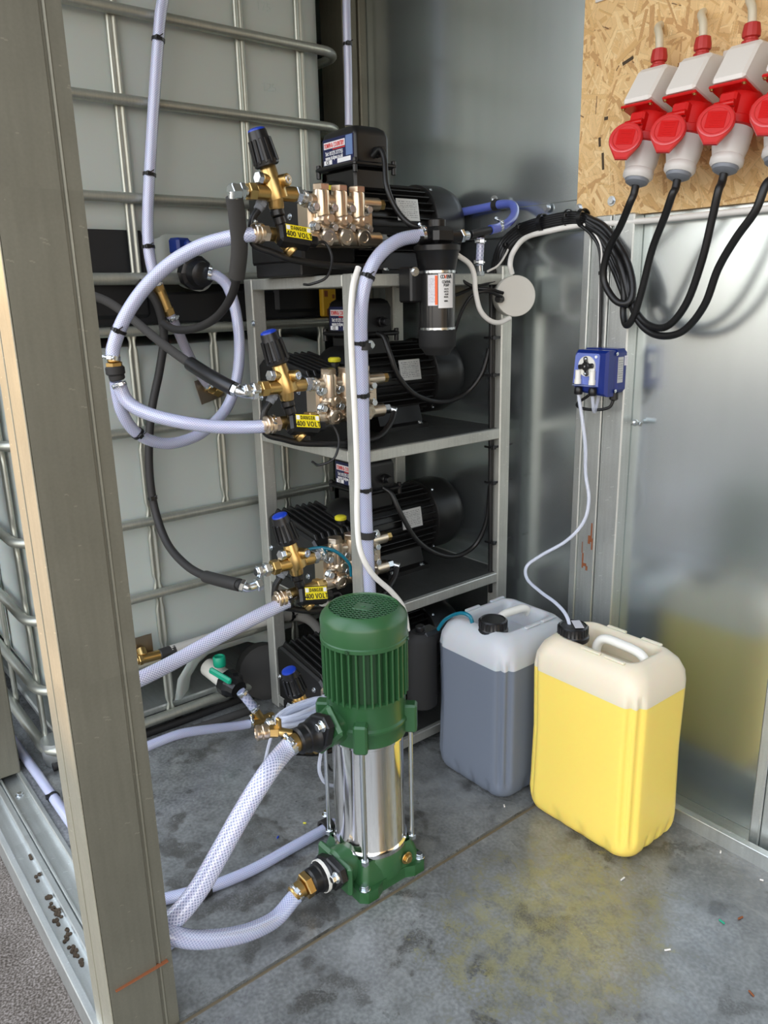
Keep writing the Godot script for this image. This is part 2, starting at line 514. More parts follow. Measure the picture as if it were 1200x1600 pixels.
func make_materials() -> void:
	var rt := tex(rough_image(512, 4, 0.78, 1.0, 0.012))
	var metal := tex(sheet_metal_image(512, Color(0.82, 0.83, 0.82), 40, 0.03, 0.035, 0.02))
	var plain := tex(sheet_metal_image(512, Color(0.84, 0.85, 0.84), 61, 0.012, 0.035, 0.0))
	M.wall = tri_mat(mat(Color(0.96, 0.985, 1.0), 0.23, 0.92), plain, 0.4)
	M.galv = tri_mat(mat(Color(0.95, 0.955, 0.95), 0.42, 0.82), metal, 1.7, rt)
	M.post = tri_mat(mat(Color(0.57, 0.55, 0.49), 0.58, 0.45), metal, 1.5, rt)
	M.post_lit_side = tri_mat(mat(Color(0.80, 0.77, 0.69), 0.45, 0.35), metal, 1.5, rt)  # lighter copy of the post colour, its sunlit side put into the tone
	M.rack = tri_mat(mat(Color(0.92, 0.91, 0.88), 0.48, 0.6), metal, 2.1, rt)
	M.plate = tri_mat(mat(Color(0.50, 0.50, 0.49), 0.45, 0.75), metal, 1.9, rt)
	M.bar = tri_mat(mat(Color(0.86, 0.86, 0.82), 0.42, 0.8), metal, 3.0)
	M.floor = mat(Color.WHITE, 0.40)
	M.floor.metallic_specular = 0.7
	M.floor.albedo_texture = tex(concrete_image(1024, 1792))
	M.floor.roughness_texture = tex(rough_image(512, 14, 0.42, 1.0, 0.010))
	M.joint = mat(Color(0.47, 0.42, 0.33), 0.8)
	M.plate_steel = mat(Color(0.66, 0.62, 0.56), 0.33, 1.0)
	var asp := sheet_metal_image(512, Color(0.38, 0.35, 0.32), 77, 0.0, 0.06, 0.24)
	M.asphalt = tri_mat(mat(Color.WHITE, 0.92), tex(asp), 1.5)
	M.board = mat(Color.WHITE, 0.7)
	M.board.albedo_texture = tex(strand_image(768))
	M.board_edge = mat(Color(0.72, 0.56, 0.36), 0.8)
	M.bottle = mat(Color(0.70, 0.725, 0.70), 0.42)
	M.bottle.subsurf_scatter_enabled = true
	M.bottle.subsurf_scatter_strength = 0.25
	M.black_paint = mat(Color(0.085, 0.083, 0.08), 0.38)
	M.black_plastic = mat(Color(0.075, 0.075, 0.08), 0.35)
	M.black_gloss = mat(Color(0.05, 0.05, 0.055), 0.12)
	M.black_gloss.clearcoat_enabled = true
	M.black_matt = mat(Color(0.10, 0.10, 0.10), 0.75)
	M.rubber = mat(Color(0.15, 0.145, 0.14), 0.6)
	M.cable = mat(Color(0.075, 0.075, 0.075), 0.42)
	M.foam = mat(Color(0.24, 0.235, 0.225), 0.85)
	M.pallet = mat(Color(0.07, 0.075, 0.085), 0.5)
	M.brass = mat(Color(0.77, 0.65, 0.42), 0.32, 1.0)
	M.brass_dull = mat(Color(0.72, 0.55, 0.30), 0.42, 1.0)
	M.nickel = mat(Color(0.86, 0.79, 0.70), 0.28, 1.0)
	M.zinc = mat(Color(0.84, 0.86, 0.87), 0.26, 1.0)
	M.stainless = mat(Color(0.86, 0.85, 0.83), 0.10, 1.0)
	M.green = mat(Color(0.18, 0.345, 0.20), 0.34)
	M.green_dark = mat(Color(0.12, 0.26, 0.14), 0.42)
	M.blue = mat(Color(0.03, 0.14, 0.44), 0.3)
	M.blue_cover = mat(Color(0.44, 0.50, 0.76), 0.10)
	M.blue_valve = mat(Color(0.04, 0.15, 0.42), 0.4)
	M.blue_cap = mat(Color(0.06, 0.22, 0.66), 0.35)
	M.teal = mat(Color(0.06, 0.60, 0.46), 0.35)
	M.teal_tube = mat(Color(0.05, 0.42, 0.50), 0.22)
	M.red = mat(Color(0.80, 0.07, 0.06), 0.30)
	M.red_lid = mat(Color(0.82, 0.14, 0.14), 0.16)
	M.red_lid.clearcoat_enabled = true
	M.red_gland = mat(Color(0.72, 0.17, 0.15), 0.5)
	M.white = mat(Color(0.90, 0.88, 0.85), 0.38)
	M.white_plug = mat(Color(0.86, 0.85, 0.83), 0.34)
	M.grey_ring = mat(Color(0.50, 0.52, 0.55), 0.5)
	M.white_cable = mat(Color(0.94, 0.93, 0.90), 0.4)
	M.cream_cable = mat(Color(0.84, 0.80, 0.70), 0.45)
	M.grey_box = mat(Color(0.82, 0.81, 0.77), 0.45)
	M.grey_pipe = mat(Color(0.70, 0.69, 0.66), 0.5)
	M.yellow_cap = mat(Color(0.86, 0.82, 0.20), 0.4)
	M.yellow_label = mat(Color(0.92, 0.84, 0.10), 0.4)
	M.yellow_block = mat(Color(0.80, 0.62, 0.10), 0.6)
	M.navy = mat(Color(0.10, 0.13, 0.30), 0.35)
	M.ink_white = mat(Color(0.95, 0.95, 0.95), 0.4)
	M.ink_red = mat(Color(0.85, 0.22, 0.20), 0.4)
	M.ink_black = mat(Color(0.06, 0.06, 0.06), 0.5)
	M.orange = mat(Color(0.95, 0.38, 0.10), 0.4)
	M.paper = mat(Color(0.90, 0.89, 0.88), 0.4)
	M.photo_blue = mat(Color(0.42, 0.52, 0.70), 0.35)
	M.nameplate = mat(Color.WHITE, 0.35, 0.3)
	M.nameplate.albedo_texture = tex(print_image(96, 64, Color(0.75, 0.75, 0.74), Color(0.35, 0.35, 0.36), 9, 6))
	M.small_print = mat(Color.WHITE, 0.45)
	M.small_print.albedo_texture = tex(print_image(64, 128, Color(0.90, 0.89, 0.90), Color(0.45, 0.45, 0.48), 16, 8))
	M.rust = mat(Color(0.52, 0.30, 0.17), 0.9)
	M.soil = mat(Color(0.30, 0.25, 0.19), 0.95)
	var hose_m := mat(Color(0.95, 0.95, 1.0), 0.22)
	hose_m.albedo_texture = tex(braid_image(Color(0.66, 0.69, 0.77), Color(0.83, 0.84, 0.88), 0.2))
	hose_m.clearcoat_enabled = true
	hose_m.clearcoat_roughness = 0.2
	hose_m.subsurf_scatter_enabled = true
	hose_m.subsurf_scatter_strength = 0.15
	M.hose = hose_m
	M.hose_blue = hose_m.duplicate()
	M.hose_blue.albedo_texture = tex(braid_image(Color(0.30, 0.37, 0.72), Color(0.52, 0.58, 0.86), 0.17))
	M.hose_coarse = hose_m.duplicate()
	M.hose_coarse.albedo_texture = tex(braid_image(Color(0.62, 0.64, 0.71), Color(0.90, 0.90, 0.92), 0.26))
	M.hose_dusty = hose_m.duplicate()
	M.hose_dusty.albedo_texture = tex(braid_image(Color(0.52, 0.51, 0.53), Color(0.66, 0.65, 0.66), 0.2))
	M.clear_tube = mat(Color(0.90, 0.92, 0.98, 0.45), 0.06)
	M.clear_tube.transparency = BaseMaterial3D.TRANSPARENCY_ALPHA
	M.clear_sheet = mat(Color(0.75, 0.80, 0.95, 0.30), 0.05)
	M.clear_sheet.transparency = BaseMaterial3D.TRANSPARENCY_ALPHA
	M.yellow_fill = mat(Color(0.98, 0.86, 0.42), 0.34)
	M.yellow_fill.subsurf_scatter_enabled = true
	M.yellow_fill.subsurf_scatter_strength = 0.3
	M.yellow_top = mat(Color(0.89, 0.84, 0.74), 0.38)
	M.yellow_top.subsurf_scatter_enabled = true
	M.yellow_top.subsurf_scatter_strength = 0.3
	M.grey_fill = mat(Color(0.42, 0.45, 0.50), 0.36)
	M.grey_top = mat(Color(0.74, 0.75, 0.76), 0.38)
	M.grey_top.subsurf_scatter_enabled = true
	M.grey_top.subsurf_scatter_strength = 0.3
	M.handle_white = mat(Color(0.90, 0.89, 0.85), 0.36)

# ---------------------------------------------------------------- the shed
func I(p: Vector3) -> Transform3D:
	return Transform3D(Basis(), p)

func bx(x0: float, x1: float, y0: float, y1: float, z0: float, z1: float, bev := 0.002, s: Sh = null) -> Sh:
	if s == null: s = Sh.new()
	return s.box(I(Vector3((x0 + x1) * 0.5, (y0 + y1) * 0.5, (z0 + z1) * 0.5)), Vector3(absf(x1 - x0), absf(y1 - y0), absf(z1 - z0)), bev)

func slab(called: String, x0: float, x1: float, z0: float, z1: float) -> void:
	var s := Sh.new()
	var nx := 24
	var nz := 24
	for i in nx:
		for k in nz:
			var a := Vector3(lerpf(x0, x1, float(i) / nx), 0, lerpf(z0, z1, float(k) / nz))
			var b := Vector3(lerpf(x0, x1, float(i + 1) / nx), 0, lerpf(z0, z1, float(k + 1) / nz))
			var uv := func(x, z): return Vector2(x / 1.7, (z + 3.0) / 3.0)
			s.tri(a, Vector3(b.x, 0, a.z), b, Vector3.UP, Vector3.UP, Vector3.UP, uv.call(a.x, a.z), uv.call(b.x, a.z), uv.call(b.x, b.z))
			s.tri(a, b, Vector3(a.x, 0, b.z), Vector3.UP, Vector3.UP, Vector3.UP, uv.call(a.x, a.z), uv.call(b.x, b.z), uv.call(a.x, b.z))
	bx(x0, x1, -0.12, -0.0005, z0, z1, 0.0, s)
	struct(s, called, M.floor)

func build_shed() -> void:
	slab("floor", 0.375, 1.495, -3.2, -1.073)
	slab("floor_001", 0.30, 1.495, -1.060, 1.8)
	var j := bx(0.30, 1.495, -0.12, -0.007, -1.079, -1.055, 0.0)
	bx(0.30, 1.495, -0.02, -0.001, -1.064, -1.057, 0.001, j)
	struct(j, "trim_1", M.joint)
	var g := Sh.new()
	g.quad(Vector3(-25, -0.065, -25), Vector3(25, -0.065, -25), Vector3(25, -0.065, 25), Vector3(-25, -0.065, 25), Vector3.UP)
	struct(g, "ground", M.asphalt)
	# walls and roof with thickness
	struct(bx(1.63, 1.66, -0.06, 2.5, -3.2, 1.8), "wall_right", M.wall)
	struct(bx(0.30, 1.66, -0.06, 2.5, 1.8, 1.84), "wall_front_added", M.plate)  # unseen end wall, added to hold back light from behind the camera
	struct(bx(0.262, 0.27, -0.02, 2.5, -3.2, -2.5, 0.0), "wall_left_added", M.wall)  # unseen side sheet, added and cut to keep sun off the tank
	struct(bx(-9.0, 0.2, -0.07, 2.75, -7.2, -7.0, 0.0), "wall_sun_blocker", M.joint)  # unseen wall, added so the low sun reaches only the upper post
	struct(bx(0.26, 1.66, -0.06, 2.5, -3.24, -3.2), "wall_back", M.wall)
	struct(bx(0.2, 1.68, 2.5, 2.56, -3.26, 1.86), "ceiling", M.galv)
	# base channel along the wall
	var c := bx(1.492, 1.497, -0.06, 0.034, -2.1, 1.8, 0.001)
	bx(1.492, 1.512, 0.031, 0.035, -2.1, 1.8, 0.0015, c)
	bx(1.497, 1.63, -0.06, -0.028, -2.1, 1.8, 0.001, c)
	struct(c, "baseboard_right", M.galv)
	# folded steel column against the wall
	var col := bx(1.592, 1.63, -0.05, 1.36, -1.225, -1.205, 0.002)
	bx(1.598, 1.63, -0.05, 1.36, -1.205, -1.190, 0.002, col)
	bx(1.592, 1.63, -0.05, 1.36, -1.190, -1.150, 0.002, col)
	bx(1.598, 1.63, -0.05, 1.36, -1.1485, -1.1445, 0.0, col)
	bx(1.592, 1.63, -0.05, 1.36, -1.143, -1.089, 0.003, col)
	struct(col, "trim_2", M.galv)
	var rust := Sh.new()
	for k in [[1.5915, -1.160, 0.605, 0.004, 0.05], [1.5915, -1.166, 0.585, 0.007, 0.022], [1.5915, -1.157, 0.575, 0.004, 0.03], [1.5915, -1.183, 0.525, 0.004, 0.04], [1.5915, -1.176, 0.515, 0.010, 0.008], [1.5915, -1.170, 0.507, 0.006, 0.012], [1.5915, -1.186, 0.56, 0.002, 0.03]]:
		rust.box(I(Vector3(k[0], k[2], k[1])), Vector3(0.0012, k[4], k[3]), 0.0004)
	part(rust, "rust_patch", M.rust, get_node("trim_2"))
	bolt_on(get_node("trim_2"), hx(990, 660, 1.61), Vector3(-0.4, 0, 1), 0.005, M.zinc, "bolt", 0.03)
	# lap joint across the wall below the board
	var lap := bx(1.618, 1.63, 1.335, 1.405, -2.06, -1.225, 0.002)
	struct(lap, "trim_3", M.wall)
	# corner posts
	var cp := bx(1.545, 1.598, -0.03, 2.5, -2.20, -2.085, 0.003)
	bx(1.602, 1.63, -0.03, 2.5, -2.18, -2.080, 0.003, cp)
	struct(cp, "trim_4", M.post)
	# nearest post: hollow section with a pressed seam and a lip
	var pp := PackedVector2Array([Vector2(0.270, -1.070), Vector2(0.348, -1.070), Vector2(0.349, -1.073), Vector2(0.352, -1.073), Vector2(0.353, -1.070), Vector2(0.3555, -1.069), Vector2(0.357, -1.071), Vector2(0.376, -1.071), Vector2(0.376, -1.150), Vector2(0.270, -1.166)])
	var flip := PackedVector2Array()
	for q in pp: flip.append(Vector2(q.x, -q.y))
	var post := Sh.new()
	post.prism(Transform3D(Basis(Vector3(1, 0, 0), Vector3(0, 0, -1), Vector3(0, 1, 0)), Vector3(0, 1.22, 0)), flip, 2.56)
	struct(post, "trim_5", M.post)
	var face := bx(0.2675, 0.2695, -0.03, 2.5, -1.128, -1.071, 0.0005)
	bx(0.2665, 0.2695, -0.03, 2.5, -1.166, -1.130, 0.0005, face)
	part(face, "lit_side_strip", M.post_lit_side, get_node("trim_5"))  # overlay carrying the painted lit side of the post
	var line := Sh.new()
	var a := hz(180, 1548, -1.0695)
	var b := hz(262, 1500, -1.0680)
	line.box(Transform3D(Sh.along(Vector3.ZERO, b - a).basis, (a + b) * 0.5), Vector3(0.009, a.distance_to(b), 0.0015), 0.0003)
	part(line, "rust_line", M.rust, get_node("trim_5"), "rusty scratch line")
	# sill of two folded channels, running away from the post
	var si := bx(0.258, 0.263, -0.062, 0.002, -3.2, -1.0, 0.001)
	bx(0.256, 0.270, -0.001, 0.004, -3.2, -1.0, 0.0018, si)
	bx(0.263, 0.316, -0.062, -0.020, -3.2, -1.0, 0.001, si)
	bx(0.304, 0.318, -0.03, -0.004, -3.2, -1.0, 0.002, si)
	struct(si, "trim_6", M.galv)
	var s2 := bx(0.3195, 0.372, -0.062, -0.012, -3.2, -1.075, 0.001)
	bx(0.3195, 0.324, -0.03, 0.002, -3.2, -1.075, 0.001, s2)
	bx(0.362, 0.374, -0.03, 0.006, -3.2, -1.075, 0.002, s2)
	struct(s2, "trim_7", M.galv)
	var rp := bx(0.27, 0.372, 0.004, 2.5, -2.2, -2.03, 0.003)
	struct(rp, "trim_8", M.post)
	# jamb that cuts the frame beside the yellow container
	var e := hx(1165, 1340, 1.535)
	var jm := bx(1.535, 1.63, 0.0, 2.5, e.z, e.z + 0.022, 0.003)
	bx(1.535, 1.63, 0.0, 2.5, e.z + 0.024, e.z + 0.07, 0.003, jm)
	struct(jm, "trim_9", M.galv)
	bolt_on(get_node("trim_6"), Vector3(0.2575, -0.018, -1.145), Vector3(-1, 0, 0), 0.007, M.zinc, "bolt", 0.012)
	bolt_on(get_node("trim_7"), Vector3(0.345, -0.012, -1.95), Vector3(0, 1, 0), 0.007, M.zinc, "bolt", 0.008)

func soil_and_scraps() -> void:
	var rng := RandomNumberGenerator.new()
	rng.seed = 5
	var s := Sh.new()
	for q in [[75, 1400], [82, 1416], [88, 1424], [92, 1430], [86, 1440], [104, 1456], [103, 1465], [112, 1484], [118, 1488], [125, 1503], [61, 1371], [52, 1338]]:
		var p := hy(q[0], q[1], -0.019)
		p.x = clampf(p.x, 0.268, 0.312)
		for k in 4:
			var o := p + Vector3(rng.randf_range(-0.006, 0.006), 0, rng.randf_range(-0.012, 0.012))
			s.lathe(Transform3D(Basis(Vector3.UP, rng.randf() * 6.0).scaled(Vector3(1, 1, rng.randf_range(0.8, 1.8))), o), [Vector2(0.0042, -0.002), Vector2(0.0038, 0.001), Vector2(0.002, 0.0024)], 7)
	var o := part(s, "mud", M.soil)
	o.set_meta("kind", "stuff")
	tag(o, "brown clods of dried mud lying in the folded steel sill", "mud")
	var bits := [[973, 1373, "white"], [1128, 1440, "green"], [1157, 1434, "copper"], [1174, 1552, "copper"], [1043, 1484, "white"], [788, 1259, "white"], [476, 1286, "yellow"], [434, 1308, "blue"], [1190, 1375, "white"], [1126, 1331, "white"]]
	var cols := {"white": M.white, "green": M.teal, "copper": M.rust, "yellow": M.yellow_cap, "blue": M.blue_cap}
	var says := ["white scrap lying on concrete just below the yellow container", "green clipping on the concrete near the frame edge", "copper strand clipping beside the green clipping", "copper strand clipping lowest down on the bare concrete", "white crumb on the concrete between copper clippings and yellow stain with painted reflection", "pale chip at the foot of the grey container", "yellow fragment on stained floor beside the green pump", "blue fragment on stained floor above the clamped floor hose", "white wire stub against the base channel at the frame edge", "white chip on the floor below the base channel"]
	for i in bits.size():
		var q = bits[i]
		var p := hy(q[0], q[1], 0.0018)
		var c := Sh.new()
		var d := Vector3(cos(i * 1.7), 0, sin(i * 1.7)) * (0.0035 if i > 4 else 0.006)
		c.cyl(p - d, p + d, 0.0018, 8)
		var n := part(c, "clipping", cols[q[2]])
		tag(n, says[i], "clipping", "wire clippings on the floor")

# ---------------------------------------------------------------- intermediate bulk containers
func rounded(x0: float, x1: float, z0: float, z1: float, r: float, y: float, per := 6) -> Array:
	var out := []
	for c in [[x1 - r, z1 - r, 0.0], [x0 + r, z1 - r, 0.5], [x0 + r, z0 + r, 1.0], [x1 - r, z0 + r, 1.5]]:
		for k in per + 1:
			var a: float = PI * (c[2] + 0.5 * k / per)
			out.append(Vector3(c[0] + r * cos(a), y, c[1] + r * sin(a)))
	return out

func loft(x0: float, x1: float, z0: float, z1: float, levels: Array, cap := true) -> Sh:   # levels: [y, inset, radius]
	var rows := []
	for l in levels: rows.append(rounded(x0 + l[1], x1 - l[1], z0 + l[1], z1 - l[1], l[2], l[0]))
	var s := Sh.new()
	s.sheet(rows)
	if cap:
		for e in [0, rows.size() - 1]:
			var mid := Vector3.ZERO
			for p in rows[e]: mid += p
			mid /= rows[e].size()
			for k in rows[e].size():
				s.flat(mid, rows[e][k], rows[e][(k + 1) % rows[e].size()], Vector3(0, -1 if e == 0 else 1, 0))
	return s

func cage_bar(y: float, r: float, th: Node3D, x0 := 0.435, x1 := 1.455, zf := -1.968) -> void:
	var p := PackedVector3Array()
	p.append(Vector3(x0, y, -3.0))
	p.append(Vector3(x0, y, zf - 0.07))
	for k in range(1, 6):
		var a := PI * 0.5 * k / 6.0
		p.append(Vector3(x0 + 0.07 - 0.07 * cos(a), y, zf - 0.07 + 0.07 * sin(a)))
	p.append(Vector3(x0 + 0.07, y, zf))
	p.append(Vector3(x1 - 0.07, y, zf))
	for k in range(1, 6):
		var a := PI * 0.5 * k / 6.0
		p.append(Vector3(x1 - 0.07 + 0.07 * sin(a), y, zf - 0.07 + 0.07 * cos(a)))
	p.append(Vector3(x1, y, zf - 0.07))
	p.append(Vector3(x1, y, -3.0))
	var s := Sh.new()
	s.tube(p, r, 12, 1.0)
	part(s, "horizontal_bar", M.bar, th)

func upright(x: float, z: float, y0: float, y1: float, th: Node3D, side := false, pinch := []) -> void:
	var s := Sh.new()
	var wide := Vector3(0, 0, 1) if side else Vector3(1, 0, 0)
	var thin := Vector3(1, 0, 0) if side else Vector3(0, 0, 1)
	var n := int((y1 - y0) / 0.012)
	var rows := []
	for i in n + 1:
		var y := lerpf(y0, y1, float(i) / n)
		var w := 0.0130
		for q in pinch:
			if absf(y - q) > 0.014 and absf(y - q) < 0.05: w *= 1.0 - 0.45 * exp(-pow((absf(y - q) - 0.03) / 0.01, 2.0))
		var ring := []
		for k in 20:
			var a := TAU * k / 20
			var c := cos(a)
			var e := sin(a)
			# a flattened tube with a groove down its middle
			ring.append(Vector3(x, y, z) + wide * w * c + thin * 0.0085 * e * (1.0 - 0.75 * exp(-pow(c / 0.40, 2.0))))
		rows.append(ring)
	s.sheet(rows)
	part(s, "vertical_bar", M.bar, th)

func build_tanks() -> void:
	var zf := -1.968
	# lower container
	var t := thing("bulk_container", "lower white liquid container in a steel cage, standing on the shed floor", "tank", Vector3(0.95, 0, -2.5), "stacked caged liquid containers")
	var b := loft(0.462, 1.43, -3.1, -1.992, [[0.16, 0.05, 0.10], [0.18, 0.015, 0.10], [0.22, 0.0, 0.09], [0.50, 0.0, 0.09], [0.52, 0.004, 0.09], [0.54, 0.0, 0.09], [1.02, 0.0, 0.09], [1.06, 0.02, 0.10], [1.08, 0.06, 0.12]])
	part(b, "bottle", M.bottle, t)
	var ys := [0.052, 0.228, 0.422, 0.628, 0.870, 1.122]
	for y in ys: cage_bar(y, 0.0125 if y > 0.1 else 0.0145, t)
	for x in [0.775, 1.0, 1.205, 1.352]: upright(x, zf - 0.014, 0.045 if x != 1.0 else 0.63, 1.122, t, false, ys)
	for z in [-2.06, -2.35, -2.65]: upright(0.450, z, 0.045, 1.122, t, true, ys)
	# pallet of the lower container: rim, skids and corner feet
	var rim := bx(0.47, 1.43, 0.055, 0.075, -3.0, -1.99, 0.004)
	part(rim, "pallet_deck", M.galv, t)
	for x in [0.465, 0.95, 1.40]:
		var f := Sh.new()
		f.lathe(I(Vector3(x, 0.0, -2.02)), [Vector2(0.030, 0.0), Vector2(0.036, 0.008), Vector2(0.040, 0.050), Vector2(0.038, 0.072)], 18)
		part(f, "pallet_foot", M.galv, t)
	var skid := Sh.new()
	skid.tube(PackedVector3Array([Vector3(0.44, 0.011, -1.985), Vector3(0.8, 0.011, -1.98), Vector3(1.43, 0.011, -1.985)]), 0.011, 10)
	part(skid, "skid", M.rubber, t)
	# moulded skirt round the outlet, with the drip recess
	var sk := Sh.new()
	var rows := []
	for i in 9:
		var a := PI * i / 8.0
		rows.append([Vector3(0.995 + 0.20 * cos(a), 0.075 + 0.16 * sin(a), -1.996), Vector3(0.995 + 0.185 * cos(a), 0.075 + 0.145 * sin(a), -1.985), Vector3(0.995 + 0.14 * cos(a), 0.075 + 0.105 * sin(a), -2.03)])
	sk.sheet(rows, false)
	part(sk, "outlet_recess", M.bottle, t)
	var dr := Sh.new()
	dr.lathe(Sh.along(Vector3(1.09, 0.075, -1.985), Vector3(-0.3, 0.25, 1)), [Vector2(0.088, -0.02), Vector2(0.085, 0.03), Vector2(0.06, 0.045), Vector2(0.0, 0.04)], 22)
	part(dr, "recess_bowl", M.foam, t)
	# outlet valve with a teal lever
	var va := hz(352, 1062, -1.93)
	var vd := (hz(395, 1095, -1.80) - va).normalized()
	var body := Sh.new()
	body.cyl(va - vd * 0.09, va + vd * 0.01, 0.028, 18)
	part(body, "valve_body", M.handle_white, t)
	var nut := Sh.new()
	nut.lathe(Sh.along(va + vd * 0.005, vd), [Vector2(0.034, 0), Vector2(0.040, 0.006), Vector2(0.040, 0.030), Vector2(0.034, 0.036), Vector2(0.030, 0.042), Vector2(0.026, 0.062)], 12, true)
	part(nut, "valve_nut", M.black_plastic, t)
	var lev := Sh.new()
	var lp := hz(343, 1034, -1.93)
	lev.lathe(I(lp + Vector3(0, -0.012, 0)), [Vector2(0.017, 0), Vector2(0.0185, 0.004), Vector2(0.0185, 0.026), Vector2(0.016, 0.030), Vector2(0.013, 0.030), Vector2(0.012, 0.026)], 20)
	var e0 := hz(331, 1048, -1.92)
	var e1 := hz(358, 1064, -1.87)
	lev.box(Transform3D(Basis((e1 - e0).normalized(), Vector3.UP, (e1 - e0).normalized().cross(Vector3.UP)).orthonormalized(), (e0 + e1) * 0.5), Vector3(e0.distance_to(e1) + 0.015, 0.020, 0.014), 0.005)
	part(lev, "valve_lever", M.teal, t, "teal lever")
	# steel name plates on the cage
	for q in [[328, 607, 50, 44], [222, 1010, 40, 40]]:
		var c := hz(q[0], q[1], -1.955)
		var pl := Sh.new()
		pl.box(Transform3D(Basis(Vector3(0, 0, 1), 0.25 if q[0] > 300 else 0.0), c), Vector3(q[2] * 0.0015, q[3] * 0.0015, 0.0015), 0.0006)
		part(pl, "steel_plate", M.plate_steel, t)
	# upper container
	var u := thing("bulk_container", "upper white liquid container in a steel cage, stacked on the lower one", "tank", Vector3(0.95, 1.135, -2.5), "stacked caged liquid containers")
	part(loft(0.462, 1.43, -3.1, -1.992, [[1.33, 0.05, 0.10], [1.35, 0.015, 0.10], [1.39, 0.0, 0.09], [2.30, 0.0, 0.09], [2.36, 0.03, 0.1], [2.38, 0.08, 0.12]]), "bottle", M.bottle, u)
	for q in [["175", 412, 10], ["150", 418, 74], ["125", 421, 136]]:
		text(q[0], 0.020, hz(q[1], q[2], -1.9915), Vector3.RIGHT, Vector3.UP, M.bottle, u, "moulded_number", false)
	# outlet bay moulded below the bottle
	part(loft(0.86, 1.20, -2.3, -2.004, [[1.24, 0.02, 0.04], [1.26, 0.0, 0.04], [1.40, 0.0, 0.04]]), "outlet_bay", M.bottle, u)
	var uy := [1.436, 1.652, 1.842, 2.05, 2.26]
	for y in uy: cage_bar(y, 0.0125, u)
	for x in [0.575, 0.805, 1.139, 1.322]: upright(x, zf - 0.014, 1.25 if x < 1.0 else 1.40, 2.27, u, false, [])
	for z in [-2.06, -2.35, -2.65]: upright(0.450, z, 1.25, 2.27, u, true, [])
	cage_bar(1.248, 0.015, u)
	part(bx(0.47, 0.845, 1.15, 1.375, -2.5, -2.0, 0.012), "pallet_block", M.pallet, u)
	part(bx(1.215, 1.43, 1.15, 1.345, -2.5, -2.0, 0.012), "pallet_block", M.pallet, u)
	part(bx(0.47, 1.43, 1.135, 1.215, -3.0, -2.01, 0.006), "pallet_deck", M.pallet, u)
	var yb := hz(512, 470, -1.97)
	var ybs := Sh.new()
	ybs.box(I(yb), Vector3(0.05, 0.09, 0.02), 0.004)
	part(ybs, "yellow_block", M.yellow_block, u, "yellow chipped corner block")
	var flake := Sh.new()
	for k in [[-0.012, 0.02, 0.012], [0.004, -0.014, 0.010], [0.014, 0.012, 0.008], [-0.004, -0.032, 0.014]]:
		flake.box(I(yb + Vector3(k[0], k[1], 0.0102)), Vector3(k[2], k[2] * 1.4, 0.001), 0.0004)
	part(flake, "rust_patch", M.rust, u)
	# its valve: translucent spout, blue cap, black union
	var ua := hz(300, 428, -1.99)
	var ud := (hz(336, 436, -1.86) - ua).normalized()
	var sp := Sh.new()
	sp.cyl(ua - ud * 0.03, ua + ud * 0.05, 0.040, 20)
	part(sp, "valve_body", M.bottle, u)
	var un := Sh.new()
	un.lathe(Sh.along(hz(300, 425, -1.93), ud), [Vector2(0.036, 0), Vector2(0.043, 0.005), Vector2(0.043, 0.03), Vector2(0.036, 0.035)], 10, true)
	un.lathe(Sh.along(hz(300, 425, -1.93) + ud * 0.034, ud), [Vector2(0.034, 0), Vector2(0.032, 0.012), Vector2(0.030, 0.03), Vector2(0.022, 0.036)], 20)
	part(un, "valve_nut", M.black_plastic, u)
	var bl := Sh.new()
	var bc := hz(281, 385, -1.94)
	bl.box(Transform3D(Basis(Vector3.UP, 0.3), bc), Vector3(0.046, 0.040, 0.038), 0.006)
	bl.box(Transform3D(Basis(Vector3.UP, 0.3) * Basis(Vector3(0, 0, 1), -0.25), bc + Vector3(0.026, 0.000, 0.01)), Vector3(0.05, 0.018, 0.03), 0.005)
	bl.cyl(bc + Vector3(0.0, -0.05, -0.01), bc, 0.014, 14)
	part(bl, "valve_lever", M.blue_valve, u, "blue lever")

# ---------------------------------------------------------------- steel rack
const RX0 := 1.067
const RX1 := 1.585
const RZ0 := -1.915
const RZ1 := -1.435
func build_rack() -> void:
	var r := thing("steel_rack", "galvanised open steel rack with shelves carrying the black pumps", "rack", Vector3(1.32, 0, -1.67))
	var w := 0.040
	for q in [[RX0, RZ0, 0.0], [RX0, RZ1 - w, 0.0], [RX1 - w, RZ0, 0.0], [RX1 - w, RZ1 - w, 0.036]]:
		var top := 1.243 if not (q[0] > 1.3 and q[1] > -1.6) else 1.262
		part(bx(q[0], q[0] + w, q[2] if q[0] < 1.4 else 0.036, top, q[1], q[1] + w, 0.003), "upright_post", M.rack, r)
	for y in [1.243, 0.845, 0.435, 0.045]:
		for k in [[RX0 + w, RX1 - w, RZ1 - 0.030, RZ1 - 0.001], [RX0 + w, RX1 - w, RZ0 + 0.001, RZ0 + 0.030]]:
			part(bx(k[0], k[1], y - 0.028, y - 0.001, k[2], k[3], 0.002), "rail", M.rack, r)
		for k in [[RX0 + 0.001, RX0 + 0.030], [RX1 - 0.030, RX1 - 0.001]]:
			part(bx(k[0], k[1], y - 0.028, y - 0.001, RZ0 + w, RZ1 - w, 0.002), "rail", M.rack, r)
		part(bx(RX0 + 0.012, RX1 - 0.012, y - 0.003, y, RZ0 + 0.012, RZ1 - 0.012 if y < 1.2 else RZ1 - 0.1, 0.001), "shelf_plate", M.plate, r)
	bolt_on(r, hx(396, 506, RX0), Vector3(-1, 0, 0), 0.006, M.zinc)

